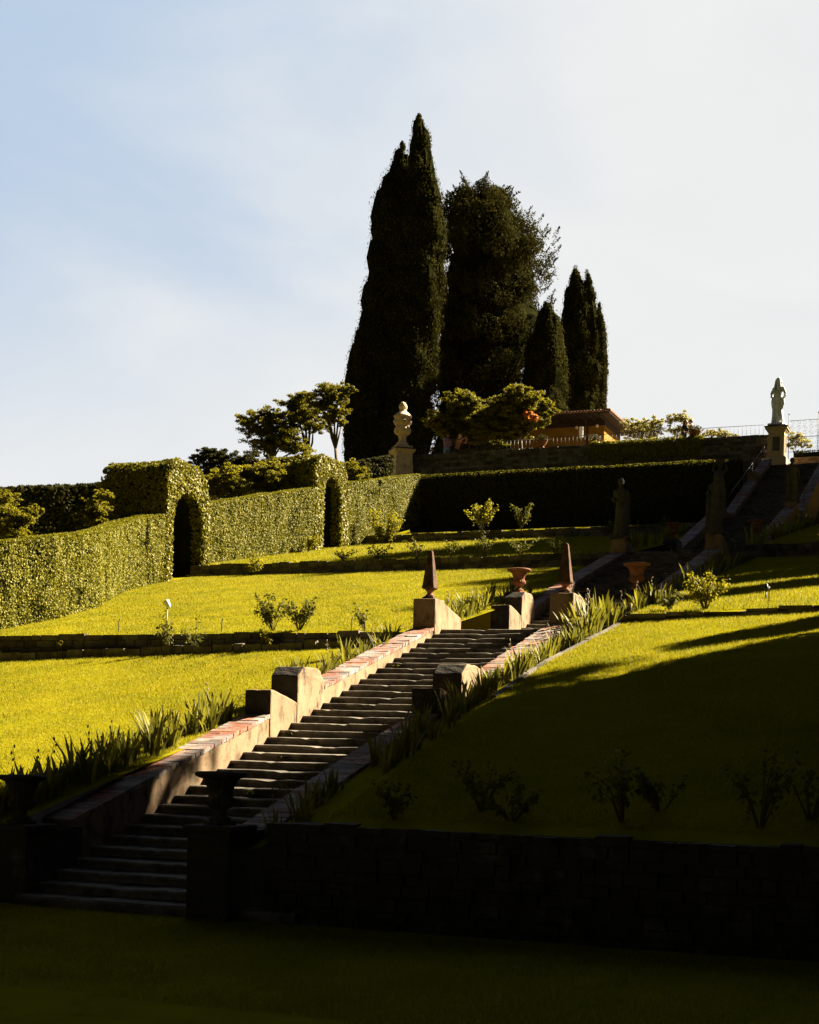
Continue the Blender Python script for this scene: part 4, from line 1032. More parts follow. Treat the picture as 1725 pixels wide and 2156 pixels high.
rose('sapling', 'slender sapling in front of the stone wall below the white spotlight', (-16.85, 27.85, 3.6), 1.05, .22, 7, 150, group=RG, seed=3, cat='sapling', lean=(-.12, 0))
rose('rose_bush', 'small weedy bush at the wall foot just right of the sapling', (-16.3, 27.9, 3.7), .75, .3, 6, 70, group=RG, seed=4)
rose('rose_bush', 'small yellow-green bush at the wall foot below the two rose bushes', (-14.55, 27.9, 3.8), .42, .22, 7, 110, m='yellow_leaf', group=RG, seed=5)
rose('rose_bush', 'tiny yellow-green bush low on the stone wall at far left', (-19.7, 27.95, 3.6), .40, .16, 5, 40, m='yellow_leaf', group=RG, seed=6)
rose('rose_bush', 'thin leggy bush by the stake left of the left obelisk', (-12.5, 28.5, hL(-12.5, 28.5)), .62, .28, 6, 80, group=RG, seed=7)
rose('rose_bush', 'sunlit rose bush on the right lawn edge beside the irises', (-5.43, 29.0, hR(-5.43, 29)), .72, .40, 14, 520, m='yellow_leaf', group=RG, seed=8)
rose('rose_bush', 'low sprawling bush between the right irises and the rose bush', (-6.2, 29.3, hR(-6.2, 29.3)), .38, .40, 9, 160, m='rose_leaf', group=RG, seed=9)
rose('rose_bush', 'sunlit climbing rose in front of the long black hedge', (-21.1, 60.5, 11.2), 1.30, .75, 14, 420, m='yellow_leaf', group=RG, seed=10, L=.12, W=.085)
rose('rose_bush', 'shaded rose bush right of the sunlit climbing rose', (-19.3, 60.5, 11.2), 1.15, .7, 12, 260, m='rose_leaf', group=RG, seed=11, L=.11, W=.08)
rose('rose_bush', 'leafy rose spilling over the wall at the right end of the clipped hedge', (-25.4, 59.9, 10.3), 1.9, .85, 18, 760, m='yellow_leaf', group=RG, seed=12, L=.12, W=.085)
rose('rose_bush', 'yellow bush growing against the wall right of the lower arch', (-23.9, 44.9, 7.4), .95, .35, 9, 170, m='yellow_leaf', group=RG, seed=13, L=.09, W=.06)
rose('rose_bush', 'low shrub at the right foot of the upper arch', (-26.1, 53.6, 9.6), .6, .55, 10, 240, m='yellow_leaf', group=RG, seed=14, L=.10, W=.07)
for k, (x, h_) in enumerate(((-20.9, .55), (-19.6, .75), (-18.2, .95), (-17.0, .9), (-15.8, 1.05), (-14.6, .8), (-13.4, .7))):
    rose('rose_bush', 'straggly shaded rose on the wall top behind the two obelisks', (x, 45.7, hL(x, 45.7)), h_ * .72, .62, 8, 95, group='straggly roses behind the obelisks', seed=20 + k, L=.09, W=.06)
for k, x in enumerate((-15, -13.2)):
    rose('rose_bush', 'thin shaded rose below the topmost stone wall', (x, 59.7, 10.65), .7, .5, 7, 90, group='thin roses under the topmost wall', seed=40 + k, L=.10, W=.07)
for k, (x, y, h_) in enumerate(((-6.1, 14.75, .5), (-5.2, 15.1, .8), (-4.75, 14.8, .6), (-3.6, 14.9, 1.0), (-3.3, 15.3, .7), (-2.2, 14.9, 1.15), (-1.75, 15.2, .8))):
    rose('rose_bush', 'black leafless-looking rose on the edge of the shaded lower right wall', (x, y, hR(x, y)), h_ * .68, .42, 9, 110, 'rose_leaf', group='roses on the lower right wall', seed=60 + k)

# ------------------------------------------------------------------ small fittings
def stake(x, y, z, h, label, hook=True):
    g = G(); p = [(0, 0, -.1), (0, 0, h * .6), (.004, 0, h * .85)] + ([(.02, 0, h), (.045, 0, h - .005)] if hook else [(0, 0, h)])
    g.tube(p, .011, 6)
    tag(g.obj('stake', 'grey_metal', None, (x, y, z)), label, 'stake', 'metal stakes in the lawns')
stake(-18.6, 28.5, 4.22, .33, 'hooked metal stake in the lawn above the wall, left of the white spotlight')
stake(-15.94, 28.5, 4.22, .31, 'hooked metal stake in the lawn between the white spotlight and the rose bushes')
stake(-12.82, 28.5, 4.22, .30, 'hooked metal stake in the lawn near the left obelisk')
stake(-4.28, 29.5, 4.75, .36, 'thin metal stake in the right lawn by the low stone edge', False)
stake(-11.35, 29.6, 4.4, .34, 'hooked metal stake in front of the left urn')
r = empty('spotlight', (-17.21, 28.3, 4.15)); tag(r, 'white garden spotlight on a stake above the sapling', 'garden lamp')
g = G(); g.tube([(0, 0, -.1), (0, 0, .62)], .012, 8); g.obj('stake', 'grey_metal', r)
g = G(); g.lathe([(.03, -.09), (.05, -.06), (.075, .06), (.08, .075), (.06, .07)], 20); o = g.obj('lamp_head', 'lamp_white', r, (0, 0, .70)); o.rotation_euler = (0, R(-35), 0)
r = empty('bollard_lamp', (-4.5, 30.6, hR(-4.5, 30.6))); tag(r, 'small black cap-shaped lamp in the shaded right lawn', 'garden lamp')
g = G(); g.tube([(0, 0, -.1), (0, 0, .2)], .014, 8); g.obj('stake', 'iron', r)
g = G(); g.lathe([(.055, .19), (.05, .25), (.03, .32), (.01, .34)], 16); g.obj('lamp_head', 'iron', r)
# handrails of the topmost flight
def handrail(label, x, a, b, f, posts):
    r = empty('handrail', (x, a, f(a))); tag(r, label, 'handrail', 'handrails of the topmost flight')
    o = np.array([x, a, f(a)])
    g = G(); g.tube([np.array([x, y, f(y) + .95]) - o for y in np.linspace(a, b, 8)], .012, 8); g.obj('rail', 'iron', r)
    for y in posts:
        g = G(); g.tube([np.array([x, y, f(y) - .1]) - o, np.array([x, y, f(y) + .95]) - o], .012, 8); g.obj('post', 'iron', r)
handrail('thin light handrail climbing left of the topmost steps to the statue pedestal', XL - .36, 62.7, 73.2, F4, (62.8, 66, 69.5, 73.1))
handrail('thin dark handrail on the right of the topmost steps', XR + .36, 63, 73.2, F4, (63.1, 66, 69.5, 73.1))
# railing on the terrace wall in three lengths
def railing(label, x0, x1, y, z, h, top):
    r = empty('railing', ((x0 + x1) / 2, y, z)); tag(r, label, 'railing', 'lengths of thin iron railing on the terrace wall')
    g = G(); w = (x1 - x0) / 2
    if top: g.tube([(-w, 0, h), (w, 0, h)], .013, 6)
    g.tube([(-w, 0, .04), (w, 0, .04)], .012, 6); 
    if not top: g.tube([(-w, 0, h - .02), (w, 0, h - .02)], .007, 6)
    g.obj('rail', 'iron', r)
    g = G(); g.tube([(0, 0, -.05), (0, 0, h)], .008, 6); me = g.mesh('bar', 'grey_metal' if not top else 'iron')
    n = int((x1 - x0) / .21)
    for k in range(n + 1): link('bar', me, r, (-w + 2 * w * k / n, 0, 0))
railing('thin iron railing in front of the two visitors and the leafy tree', -30.4, -23.7, 76.15, 17.98, .52, False)
railing('thin iron railing in front of the ochre pavilion', -22.6, -20.2, 76.15, 17.98, .55, True)
railing('thin iron railing against the sky left of the tall statue', -20.0, -11.5, 76.15, 17.98, .55, True)
# scrolled fence
r = empty('iron_fence', (-8.2, 77.3, 16.6)); tag(r, 'tall wrought iron fence of small scrolls against the sky at the right edge', 'fence')
g = G(); 
for i in range(14):
    for j in range(6):
        cx, cz = -2.0 + .31 * i, .85 + .27 * j; s_ = 1 if (i + j) % 2 else -1
        pts = []
        for k in range(15):
            a = k / 14 * 2 * math.pi * 1.35; q = .125 * (1 - k / 14 * .72); pts.append((cx + s_ * (q * math.cos(a)), 0, cz + q * math.sin(a)))
        g.tube(pts, .008, 4)
g.obj('scroll_panel', 'grey_metal', r)
for i in range(4):
    g = G(); g.tube([(-2.2 + i * 1.47, 0, 0), (-2.2 + i * 1.47, 0, 2.62)], .018, 6); g.lathe([(.02, 2.6), (.035, 2.64), (.02, 2.68), (.004, 2.76)], 8, c=(-2.2 + i * 1.47, 0, 0)); g.obj('post', 'iron', r)
for z in (.7, 1.45, 2.3):
    g = G(); g.tube([(-2.2, 0, z), (2.2, 0, z)], .012, 6); g.obj('rail', 'iron', r)

# ------------------------------------------------------------------ figures
def fuse(g, name, mats, voxel, smooth_it=2):
    me = g.mesh(name + '_raw', mats); o = bpy.data.objects.new('raw', me); COL.objects.link(o)
    m = o.modifiers.new('r', 'REMESH'); m.mode = 'VOXEL'; m.voxel_size = voxel; m.use_smooth_shade = True
    if smooth_it:
        s_ = o.modifiers.new('s', 'SMOOTH'); s_.iterations = smooth_it; s_.factor = .5
    dg = bpy.context.evaluated_depsgraph_get(); dg.update()
    me2 = bpy.data.meshes.new_from_object(o.evaluated_get(dg)); me2.name = name
    bpy.data.objects.remove(o)
    me2.materials.clear()
    for q in (mats if isinstance(mats, (list, tuple)) else [mats]): me2.materials.append(MATS[q])
    return me2
def loft(g, rings, n=36, fold=0.0, nf=9, ph=0.0):
    """rings: (z, rx, ry, cx, cy)"""
    V = []; F = []
    for k, (z, rx, ry, cx, cy) in enumerate(rings):
        for i in range(n):
            a = 2 * math.pi * i / n; w = 1 + fold * math.sin(nf * a + ph + 1.3 * math.sin(z * 3)) * max(0.0, 1 - z / 1.25)
            V.append((cx + rx * w * math.cos(a), cy + ry * w * math.sin(a), z))
    for k in range(len(rings) - 1):
        for i in range(n): F.append((k * n + i, k * n + (i + 1) % n, (k + 1) * n + (i + 1) % n, (k + 1) * n + i))
    F.append(tuple(range(n - 1, -1, -1))); F.append(tuple((len(rings) - 1) * n + i for i in range(n)))
    g.add(V, F, 0, True)
def limb(g, pts, rad):
    g.tube(pts, rad, 10)
    for p, r_ in zip(pts, rad): g.ball(p, r_, 10)
def head(g, c, r_=.105, face=(0, -1), hair=True):
    fx, fy = face; L_ = math.hypot(fx, fy); fx, fy = fx / L_, fy / L_
    g.ball(c, r_, 16, 0, (.80, .88, 1.10)); g.ball((c[0] + fx * .03, c[1] + fy * .03, c[2] - .055), r_ * .66, 12)
    g.ball((c[0] + fx * r_ * .98, c[1] + fy * r_ * .98, c[2] - .02), .017, 8, 0, (1, 1, 1.7))
    g.ball((c[0] + fx * r_ * .72, c[1] + fy * r_ * .72, c[2] - .105), .026, 8)
    for s_ in (-1, 1):
        g.ball((c[0] + fx * r_ * .82 - fy * s_ * .035, c[1] + fy * r_ * .82 + fx * s_ * .035, c[2] + .03), .018, 8)
        g.ball((c[0] - fy * s_ * r_ * .82, c[1] + fx * s_ * r_ * .82, c[2] - .01), .022, 8, 0, (.7, .9, 1.4))
    if hair: g.ball((c[0] - fx * .03, c[1] - fy * .03, c[2] + .03), r_ * 1.06, 14, 0, (.9, .9, 1.0))
def statue(name, label, loc, m, pose, rz=0.0, s=1.0, group='statues along the stairway'):
    r = empty(name, loc, rz); tag(r, label, 'statue', group); r.scale = (s, s, s)
    g = G()
    loft(g, [(0, .27, .24, 0, 0), (.05, .25, .22, 0, 0), (.35, .215, .185, .015, 0), (.62, .20, .175, .03, 0), (.86, .205, .18, .035, 0), (.98, .19, .165, .03, 0), (1.12, .165, .13, .015, .01), (1.25, .18, .135, 0, .01), (1.38, .20, .13, -.01, .015), (1.46, .17, .11, -.012, .015), (1.52, .075, .07, -.012, .01), (1.60, .058, .06, -.01, .005)], 40, .075, 9, pose)
    head(g, (-.01 + .01 * pose, -.015, 1.70), .11, (.3 * math.sin(pose), -1))
    sh = 1.42
    if pose == 0:      # hand on hip, other arm bent in front holding the drape
        limb(g, [(-.19, .01, sh), (-.30, .05, 1.20), (-.285, 0, 1.12), (-.19, -.08, 1.0)], [.062, .055, .05, .038])
        limb(g, [(.18, .01, sh), (.27, .02, 1.22), (.29, -.03, 1.12), (.235, -.16, 1.07)], [.06, .056, .052, .038])
        limb(g, [(.24, -.1, 1.08), (.265, -.06, .9), (.25, -.03, .66)], [.06, .055, .025])
        limb(g, [(-.20, .0, 1.0), (-.225, .02, .80), (-.20, .03, .6)], [.05, .05, .03])
        for k in range(7):   # long hair down the back and shoulders
            a = -.11 + .036 * k; limb(g, [(a * .6, .075, 1.74), (a, .10, 1.5), (a * 1.2, .12, 1.2 - .03 * (k % 3))], [.035, .032, .02])
            limb(g, [(a * .7, -.07 if abs(a) > .06 else .09, 1.70), (a * 1.3, -.06 if abs(a) > .06 else .1, 1.48)], [.028, .024])
    elif pose == 1:
        limb(g, [(-.19, .01, sh), (-.25, .01, 1.18), (-.16, -.16, 1.08), (-.03, -.19, 1.12)], [.06, .054, .045, .036])
        limb(g, [(.18, .01, sh), (.25, .02, 1.16), (.22, -.02, .95)], [.06, .054, .038])
        limb(g, [(.20, -.02, 1.0), (.23, .0, .6), (.20, .02, .15)], [.07, .075, .05])
    elif pose == 2:    # both arms raised to a basket carried on the head
        for s_ in (-1, 1):
            limb(g, [(s_ * .18, .01, sh), (s_ * .31, -.02, 1.52), (s_ * .25, -.02, 1.78)], [.06, .052, .036])
        g.lathe([(.12, 1.79), (.17, 1.83), (.20, 1.93), (.19, 1.95)], 20)
        for k in range(9): g.ball((.13 * math.cos(k * .7), .13 * math.sin(k * .7), 1.97), .06, 8)
    else:
        limb(g, [(-.19, .01, sh), (-.27, .0, 1.2), (-.20, -.13, 1.22)], [.06, .054, .04])
        limb(g, [(.18, .01, sh), (.28, .03, 1.2), (.30, -.06, 1.0)], [.06, .054, .038])
        limb(g, [(-.2, -.1, 1.2), (-.2, -.1, .7), (-.22, -.06, .1)], [.05, .07, .08])
    # hands: palm and five fingers at each wrist end
    hands = {0: [((-.19, -.08, 1.0), (.7, -.5, -.3)), ((.235, -.16, 1.07), (-.3, -.8, -.1))], 1: [((-.03, -.19, 1.12), (1, -.2, .2)), ((.22, -.02, .95), (0, -.1, -1))],
             2: [((-.25, -.02, 1.78), (.3, 0, 1)), ((.25, -.02, 1.78), (-.3, 0, 1))], 3: [((-.20, -.13, 1.22), (.4, -.8, .2)), ((.30, -.06, 1.0), (0, -.3, -1))]}[pose]
    for p, d in hands:
        d = Vector(d).normalized(); p = Vector(p); sd = d.cross(Vector((.2, .9, .3))).normalized()
        g.ball(p + d * .035, .036, 8, 0, (1, 1, 1))
        for k in range(4):
            q = p + d * .06 + sd * (.018 * (k - 1.5)); g.tube([q, q + d * (.035 - .004 * abs(k - 1.2)), q + d * .06 + Vector((0, -.012, -.014))], [.011, .0105, .008], 6)
        q = p + d * .02 + sd * .03; g.tube([q, q + d * .03 + sd * .02, q + d * .055 + sd * .02], [.012, .011, .008], 6)
    link('figure', fuse(g, 'figure', m, .017, 1), r)
    g = G(); g.box(-.31, .31, -.28, .28, -.09, .012); g.obj('base', m, r, bevel=.02)
    return r
zc = lambda x: (XL - CW / 2 if x < 0 else XR + CW / 2)
statue('statue', 'dark draped statue on the left pedestal above the second flight, silhouetted before the hedge', (zc(-1), 43.78, 8.29), 'dark_statue', 1, R(12), .97)
statue('statue', 'dark statue on the right pedestal above the second flight, half lost in shade', (zc(1), 43.78, 8.34), 'dark_statue', 3, R(-10), .97)
statue('statue', 'dark statue carrying a basket on its head at the top left of the third flight', (zc(-1), 60.28, 11.92), 'dark_statue', 2, R(5), .92)
statue('statue', 'dark statue against the brown brick wall at the top right of the third flight', (zc(1), 60.28, 11.92), 'dark_statue', 3, R(20), .95)
# the tall pale statue and its pedestal
px, py = -10.68, 75.3
r = empty('statue_pedestal', (px, py, 15.8)); tag(r, 'cream panelled pedestal of the tall white statue at the head of the stairs', 'pedestal')
g = G(); g.box(-.52, .52, -.5, .5, -.3, .78); g.box(-.47, .47, -.45, .45, .781, .86); g.obj('plinth', 'pedestal_paint', r, bevel=.02)
g = G(); g.box(-.40, .40, -.40, .40, .861, 2.06); g.obj('die', 'pedestal_paint', r, bevel=.012)
for (sx, sy, ry_) in ((0, -.402, 0), (.402, 0, 1)):
    g = G(); 
    a, b = (.27, .012)
    for (u0, u1, z0, z1) in ((-.27, -.235, 1.0, 1.93), (.235, .27, 1.0, 1.93), (-.234, .234, 1.0, 1.04), (-.234, .234, 1.89, 1.93)):
        if ry_ == 0: g.box(u0, u1, sy - .018, sy, z0, z1)
        else: g.box(sx, sx + .018, u0, u1, z0, z1)
    g.obj('panel_frame', 'pedestal_paint', r)
    g = G()
    if ry_ == 0: g.box(-.18, .18, sy - .006, sy, 1.12, 1.82)
    else: g.box(sx, sx + .006, -.18, .18, 1.12, 1.82)
    g.obj('panel', 'old_stone', r)
g = G(); g.box(-.43, .43, -.43, .43, 2.061, 2.13); g.box(-.48, .48, -.48, .48, 2.131, 2.22); g.box(-.55, .55, -.55, .55, 2.221, 2.30); g.obj('cornice', 'pedestal_paint', r, bevel=.015)
g = G(); g.box(-.58, .58, -.58, .58, 2.301, 2.36); g.box(-.44, .44, -.44, .44, 2.361, 2.44); g.obj('cap_slab', 'old_stone', r, bevel=.02)
statue('statue', 'tall white weathered marble statue with long hair, standing against the sky on the cream pedestal', (px, py, 15.8 + 2.53), 'marble', 0, R(165), 1.27)

# ------------------------------------------------------------------ giant stone vase
vx, vy = -31.1, 75.5; VR = R(40)
r = empty('vase_pedestal', (vx, vy, 16.2), VR); tag(r, 'tall cream battered pedestal at the left end of the terrace wall under the stone vase', 'pedestal')
g = G(); 
def batter(w0, w1, z0, z1): 
    V = [(s_ * w0, t_ * w0, z0) for s_, t_ in ((-1, -1), (1, -1), (1, 1), (-1, 1))] + [(s_ * w1, t_ * w1, z1) for s_, t_ in ((-1, -1), (1, -1), (1, 1), (-1, 1))]
    return V, [(3, 2, 1, 0), (4, 5, 6, 7), (0, 1, 5, 4), (1, 2, 6, 5), (2, 3, 7, 6), (3, 0, 4, 7)]
g.add(*batter(.56, .46, -.6, 1.72)); g.obj('shaft', 'limestone', r, bevel=.02)
g = G(); g.add(*batter(.46, .60, 1.721, 1.90)); g.add(*batter(.60, .60, 1.901, 1.97)); g.obj('cornice', 'limestone', r)
g = G(); g.add(*batter(.63, .58, 1.971, 2.06)); g.obj('cap_slab', 'old_stone', r, bevel=.015)
r = empty('stone_vase', (vx, vy, 16.2 + 2.062), VR); r.scale = (1.1, 1.1, 1.04); tag(r, 'giant carved cream stone vase with festoons at the left end of the terrace wall', 'vase')
g = G(); g.add(*batter(.42, .42, 0, .10)); g.lathe([(.40, .10), (.40, .15), (.33, .19), (.30, .26), (.22, .36), (.185, .47), (.175, .56), (.20, .60), (.22, .63), (.20, .66), (.215, .70)], 40); g.obj('foot', 'limestone', r)
g = G()
gad = lambda a, z: 1 + (.05 * abs(math.cos(6 * a)) if .70 < z < 1.12 else (.035 * math.sin(4 * a + 9 * z) if z < 1.2 else 0))
g.lathe([(.215, .70), (.30, .76), (.385, .84), (.42, .93), (.41, 1.02), (.38, 1.09), (.345, 1.14), (.335, 1.18), (.345, 1.22), (.37, 1.29), (.385, 1.42), (.40, 1.52), (.40, 1.60), (.37, 1.64)], 72, mod=gad); g.obj('bowl', 'limestone', r)
for k in range(4):
    a0 = k * math.pi / 2 + .5; g = G()
    for j in range(11):
        t = j / 10; a = a0 + (t - .5) * 1.35; z = 1.50 - .16 * math.sin(t * math.pi); q = .055 + .028 * math.sin(t * math.pi)
        g.ball((.405 * math.cos(a), .405 * math.sin(a), z), q, 8, 0, (1, 1, .9))
    g.ball((.41 * math.cos(a0 - .78), .41 * math.sin(a0 - .78), 1.44), .09, 10, 0, (.9, .9, 1.3)); g.obj('festoon', 'limestone', r)
g = G(); dent = lambda a, z: 1 + (.02 * math.cos(24 * a) if z < 1.75 else 0)
g.lathe([(.37, 1.635), (.44, 1.66), (.455, 1.70), (.45, 1.74), (.42, 1.77), (.36, 1.83), (.29, 1.90), (.21, 1.96), (.17, 2.0), (.175, 2.06), (.14, 2.08)], 72, mod=dent); g.obj('lid', 'limestone', r)
g = G(); g.lathe([(.12, 2.07), (.18, 2.11), (.205, 2.18), (.195, 2.26), (.145, 2.36), (.085, 2.44), (.02, 2.50)], 24)
for k in range(70):
    t = k / 70; z = 2.10 + .36 * t; a = k * 2.4; q = np.interp(z, [2.07, 2.18, 2.26, 2.36, 2.44, 2.5], [.13, .20, .192, .145, .085, .03]); g.ball((q * math.cos(a), q * math.sin(a), z), .032, 6, 0, (1, 1, 1.2))
g.obj('finial', 'limestone', r)

# ------------------------------------------------------------------ pavilion
r = empty('pavilion', (-24.2, 84.6, 17.4)); tag(r, 'low ochre pavilion with a tiled roof and deep dark eaves under the cypresses', 'pavilion')
def rel(x0, x1, y0, y1, z0, z1): return (x0 + 24.2, x1 + 24.2, y0 - 84.6, y1 - 84.6, z0 - 17.4, z1 - 17.4)
g = G(); g.box(*rel(-27.4, -21.75, 83.6, 87.5, 17.2, 21.08)); g.obj('wall', 'ochre_wall', r)
g = G(); g.box(*rel(-27.43, -21.72, 83.56, 87.4, 20.70, 21.09)); g.obj('eave_shade', 'timber', r)  # dark band painted in place of the eave shadow on the wall
# hipped roof
EZ = 21.18; ex0, ex1, ey0, ey1 = -28.2, -21.1, 82.2, 88.6
g = G(); V = [(ex0, ey0, EZ), (ex1, ey0, EZ), (ex1, ey1, EZ), (ex0, ey1, EZ), (ex0 + 2.6, 85.6, EZ + .45), (ex1 - 2.6, 85.6, EZ + .45)]
V = [(a + 24.2, b - 84.6, c - 17.4) for a, b, c in V]; V2 = [(a, b, c - .09) for a, b, c in V[:4]]
g.add(V + V2, [(0, 1, 5, 4), (1, 2, 5), (2, 3, 4, 5), (3, 0, 4), (9, 8, 7, 6), (0, 6, 7, 1), (1, 7, 8, 2), (2, 8, 9, 3), (3, 9, 6, 0)]); g.obj('roof', 'timber', r)
g = G()
n = int((ex1 - ex0) / .19)
for k in range(n + 1):
    x = ex0 + (ex1 - ex0) * k / n; s_ = random.uniform(-.02, .02)
    rise = .45 / 3.05; y1 = min(3.0, (x - ex0) / 2.6 * 3.0, (ex1 - x) / 2.6 * 3.0)
    if y1 < .3: y1 = .3
    g.tube([(x + 24.2, ey0 - 84.6 - .07 + s_, EZ - 17.4 + .05), (x + 24.2, ey0 - 84.6 + y1, EZ - 17.4 + .06 + y1 * rise)], [.085, .085], 8)
n = int((ey1 - ey0) / .19)
for k in range(n + 1):
    y = ey0 + (ey1 - ey0) * k / n; y1 = min(2.5, max(.3, (y - ey0) / 3.05 * 2.6, ) if y < 85.6 else max(.3, (ey1 - y) / 3.0 * 2.6))
    g.tube([(ex1 + 24.2 + .07, y - 84.6, EZ - 17.4 + .05), (ex1 + 24.2 - y1, y - 84.6, EZ - 17.4 + .06 + y1 * .45 / 2.6)], [.085, .085], 8)
g.obj('roof_tiles', 'roof_tile', r)
for k in range(12):
    x = ex0 + .3 + k * .56; g = G(); g.box(*rel(x, x + .09, ey0 + .06, 83.6, EZ - .22, EZ - .092)); g.obj('rafter', 'timber', r)
g = G(); g.tube([(1.42, -1.95, 3.95), (1.42, -1.55, 3.7), (1.46, -1.09, 3.1), (1.5, -1.09, -.1)], .055, 8); g.obj('downpipe', 'timber', r)
for x, y in ((-23.35, 83.4), (-22.1, 83.3)):
    o = empty('wall_lamp', (x + 24.2, y - 84.6, 3.22)); o.parent = r
    g = G(); g.tube([(0, .2, .14), (0, .05, .16), (0, 0, .1)], .015, 6); g.obj('bracket', 'iron', o)
    g = G(); g.ball((0, 0, 0), .10, 14); g.obj('globe', 'lamp_globe', o)
g = G(); g.prism([(-.02, 0), (.02, 0), (.03, .52), (-.01, .62)], -.12, .10); tag(g.obj('folded_cloth', 'paper_white', None, (-21.9, 82.0, 18.05)), 'white folded cloth hanging in front of the ochre wall', 'cloth')
P_ = at(1224, 921, 83.2); bpy.data.objects['folded_cloth'].location = P_

def planter(label, x, y, z, s, m, seed, petal=None):
    r = empty('planter', (x, y, z)); tag(r, label, 'planter', 'terracotta planters on the terrace wall'); r.scale = (s, s, s)
    g = G(); g.lathe([(.16, 0), (.16, .05), (.10, .08), (.12, .14), (.22, .24), (.28, .36), (.30, .40), (.32, .41), (.32, .45), (.29, .45), (.26, .40)], 32, mod=lambda a, zz: 1 + (.03 * math.cos(18 * a) if .12 < zz < .38 else 0)); g.obj('pot', 'terracotta', r)
    rr = np.random.default_rng(seed); k = 420; d = unit(rr.normal(0, 1, (k, 3))); d[:, 2] = np.abs(d[:, 2]); P = np.array([0, 0, .42]) + d * rr.uniform(.1, .42, (k, 1)) * (1.05, 1.05, .85)
    g = G(); g.quads(leaf_quads(P, d, .10, .05, .7), 0)
    if petal: g.quads(leaf_quads(P[:40] * (1.1, 1.1, 1.05), d[:40], .07, .06, .7), 1)
    for q in range(9): g.tube([(0, 0, .38), tuple(np.array([0, 0, .4]) + d[q] * .3), tuple(np.array([0, 0, .42]) + d[q] * (.55, .55, .42))], [.008, .006, .004], 4, 2)
    g.obj('plants', [m, 'flower_petal', 'stem'], r)
planter('terracotta planter with dry dark plants in front of the ochre pavilion', -23.25, 76.2, 17.98, 1.0, 'dark_leaf', 3)
planter('terracotta pot of flowering plants beside the couple on the wall', -15.0, 76.2, 17.98, 1.0, 'dark_leaf', 4, True)
planter('low pot with pink and dark plants at the right corner of the ochre pavilion', -20.35, 76.4, 17.98, .8, 'dark_leaf', 5, True)

# ------------------------------------------------------------------ visitors
def person(label, loc, rz, hair, shirt, trousers, arms, s=1.0, bend=0.0, longhair=False, glasses=False):
    r = empty('person', loc, rz); tag(r, label, 'person', 'visitors on the terrace'); r.scale = (s, s, s)
    bx = lambda z: bend * max(0, z - .95)          # lean forward (towards -y)
    g = G()
    for sd in (-1, 1): limb(g, [(sd * .09, 0, .92), (sd * .10, -.01, .50), (sd * .10, .02, .09)], [.085, .058, .042]); limb(g, [(sd * .10, .02, .06), (sd * .11, -.14, .035)], [.045, .035])
    loft(g, [(.86, .155, .11, 0, 0), (1.0, .15, .105, 0, -bx(1.0)), (1.15, .145, .10, 0, -bx(1.15)), (1.32, .175, .105, 0, -bx(1.32)), (1.42, .15, .085, 0, -bx(1.42)), (1.47, .07, .06, 0, -bx(1.47)), (1.56, .05, .055, 0, -bx(1.56) - .01)], 24)
    hc = (0, -bx(1.64) - .03, 1.64); head(g, hc, .10, (0, -1), False)
    for sd, pts in zip((-1, 1), arms):
        pts = [(p[0], p[1] - bx(p[2]) if i < 1 else p[1], p[2]) for i, p in enumerate(pts)]
        limb(g, pts, [.052, .045, .034][:len(pts)])
        p = Vector(pts[-1]); d = (p - Vector(pts[-2])).normalized(); sd_ = d.cross(Vector((0, .6, .8))).normalized()
        g.ball(p + d * .04, .034, 8)
        for k in range(4):
            q = p + d * .065 + sd_ * (.017 * (k - 1.5)); g.tube([q, q + d * .035, q + d * .06 + Vector((0, 0, -.015))], [.009, .0085, .007], 6)
        q = p + d * .02 + sd_ * .03; g.tube([q, q + d * .03 + sd_ * .018, q + d * .05 + sd_ * .016], [.010, .009, .007], 6)
    link('body', fuse(g, 'body', 'skin', .011, 1), r)
    g = G(); g.ball((hc[0], hc[1] + .02, hc[2] + .035), .108, 16, 0, (.88, .95, .95))
    if longhair: limb(g, [(0, hc[1] + .07, 1.66), (0, hc[1] + .10, 1.50), (0, hc[1] + .10, 1.38)], [.09, .085, .05])
    link('hair', fuse(g, 'hair', hair, .014, 1), r)
    g = G(); e = .016
    loft(g, [(.90, .165 + e, .12 + e, 0, -bx(.9)), (1.0, .155 + e, .11 + e, 0, -bx(1.0)), (1.15, .15 + e, .105 + e, 0, -bx(1.15)), (1.32, .18 + e, .11 + e, 0, -bx(1.32)), (1.42, .155 + e, .09 + e, 0, -bx(1.42)), (1.46, .08, .07, 0, -bx(1.46))], 24)
    for sd, pts in zip((-1, 1), arms):
        a, b = pts[0], pts[1]; m_ = [(a[i] * .45 + b[i] * .55) for i in range(3)]
        limb(g, [(a[0], a[1] - bx(a[2]), a[2]), (m_[0], m_[1] - bx(a[2]) * .45, m_[2])], [.068, .062])
    link('shirt', fuse(g, 'shirt', shirt, .014, 1), r)
    g = G(); loft(g, [(.84, .17, .125, 0, 0), (.98, .16, .115, 0, 0)], 24)
    for sd in (-1, 1): limb(g, [(sd * .09, 0, .90), (sd * .10, -.01, .50), (sd * .10, .02, .12)], [.102, .078, .062])
    link('trousers', fuse(g, 'trousers', trousers, .014, 1), r)
    if glasses:
        g = G()
        for sd in (-1, 1): g.ball((sd * .036, hc[1] - .088, hc[2] + .028), .026, 8, 0, (1, .5, .75))
        g.tube([(-.085, hc[1] + .0, hc[2] + .03), (-.06, hc[1] - .075, hc[2] + .03), (.06, hc[1] - .075, hc[2] + .03), (.085, hc[1], hc[2] + .03)], .006, 5); g.obj('glasses', 'dark_glass', r)
    return r
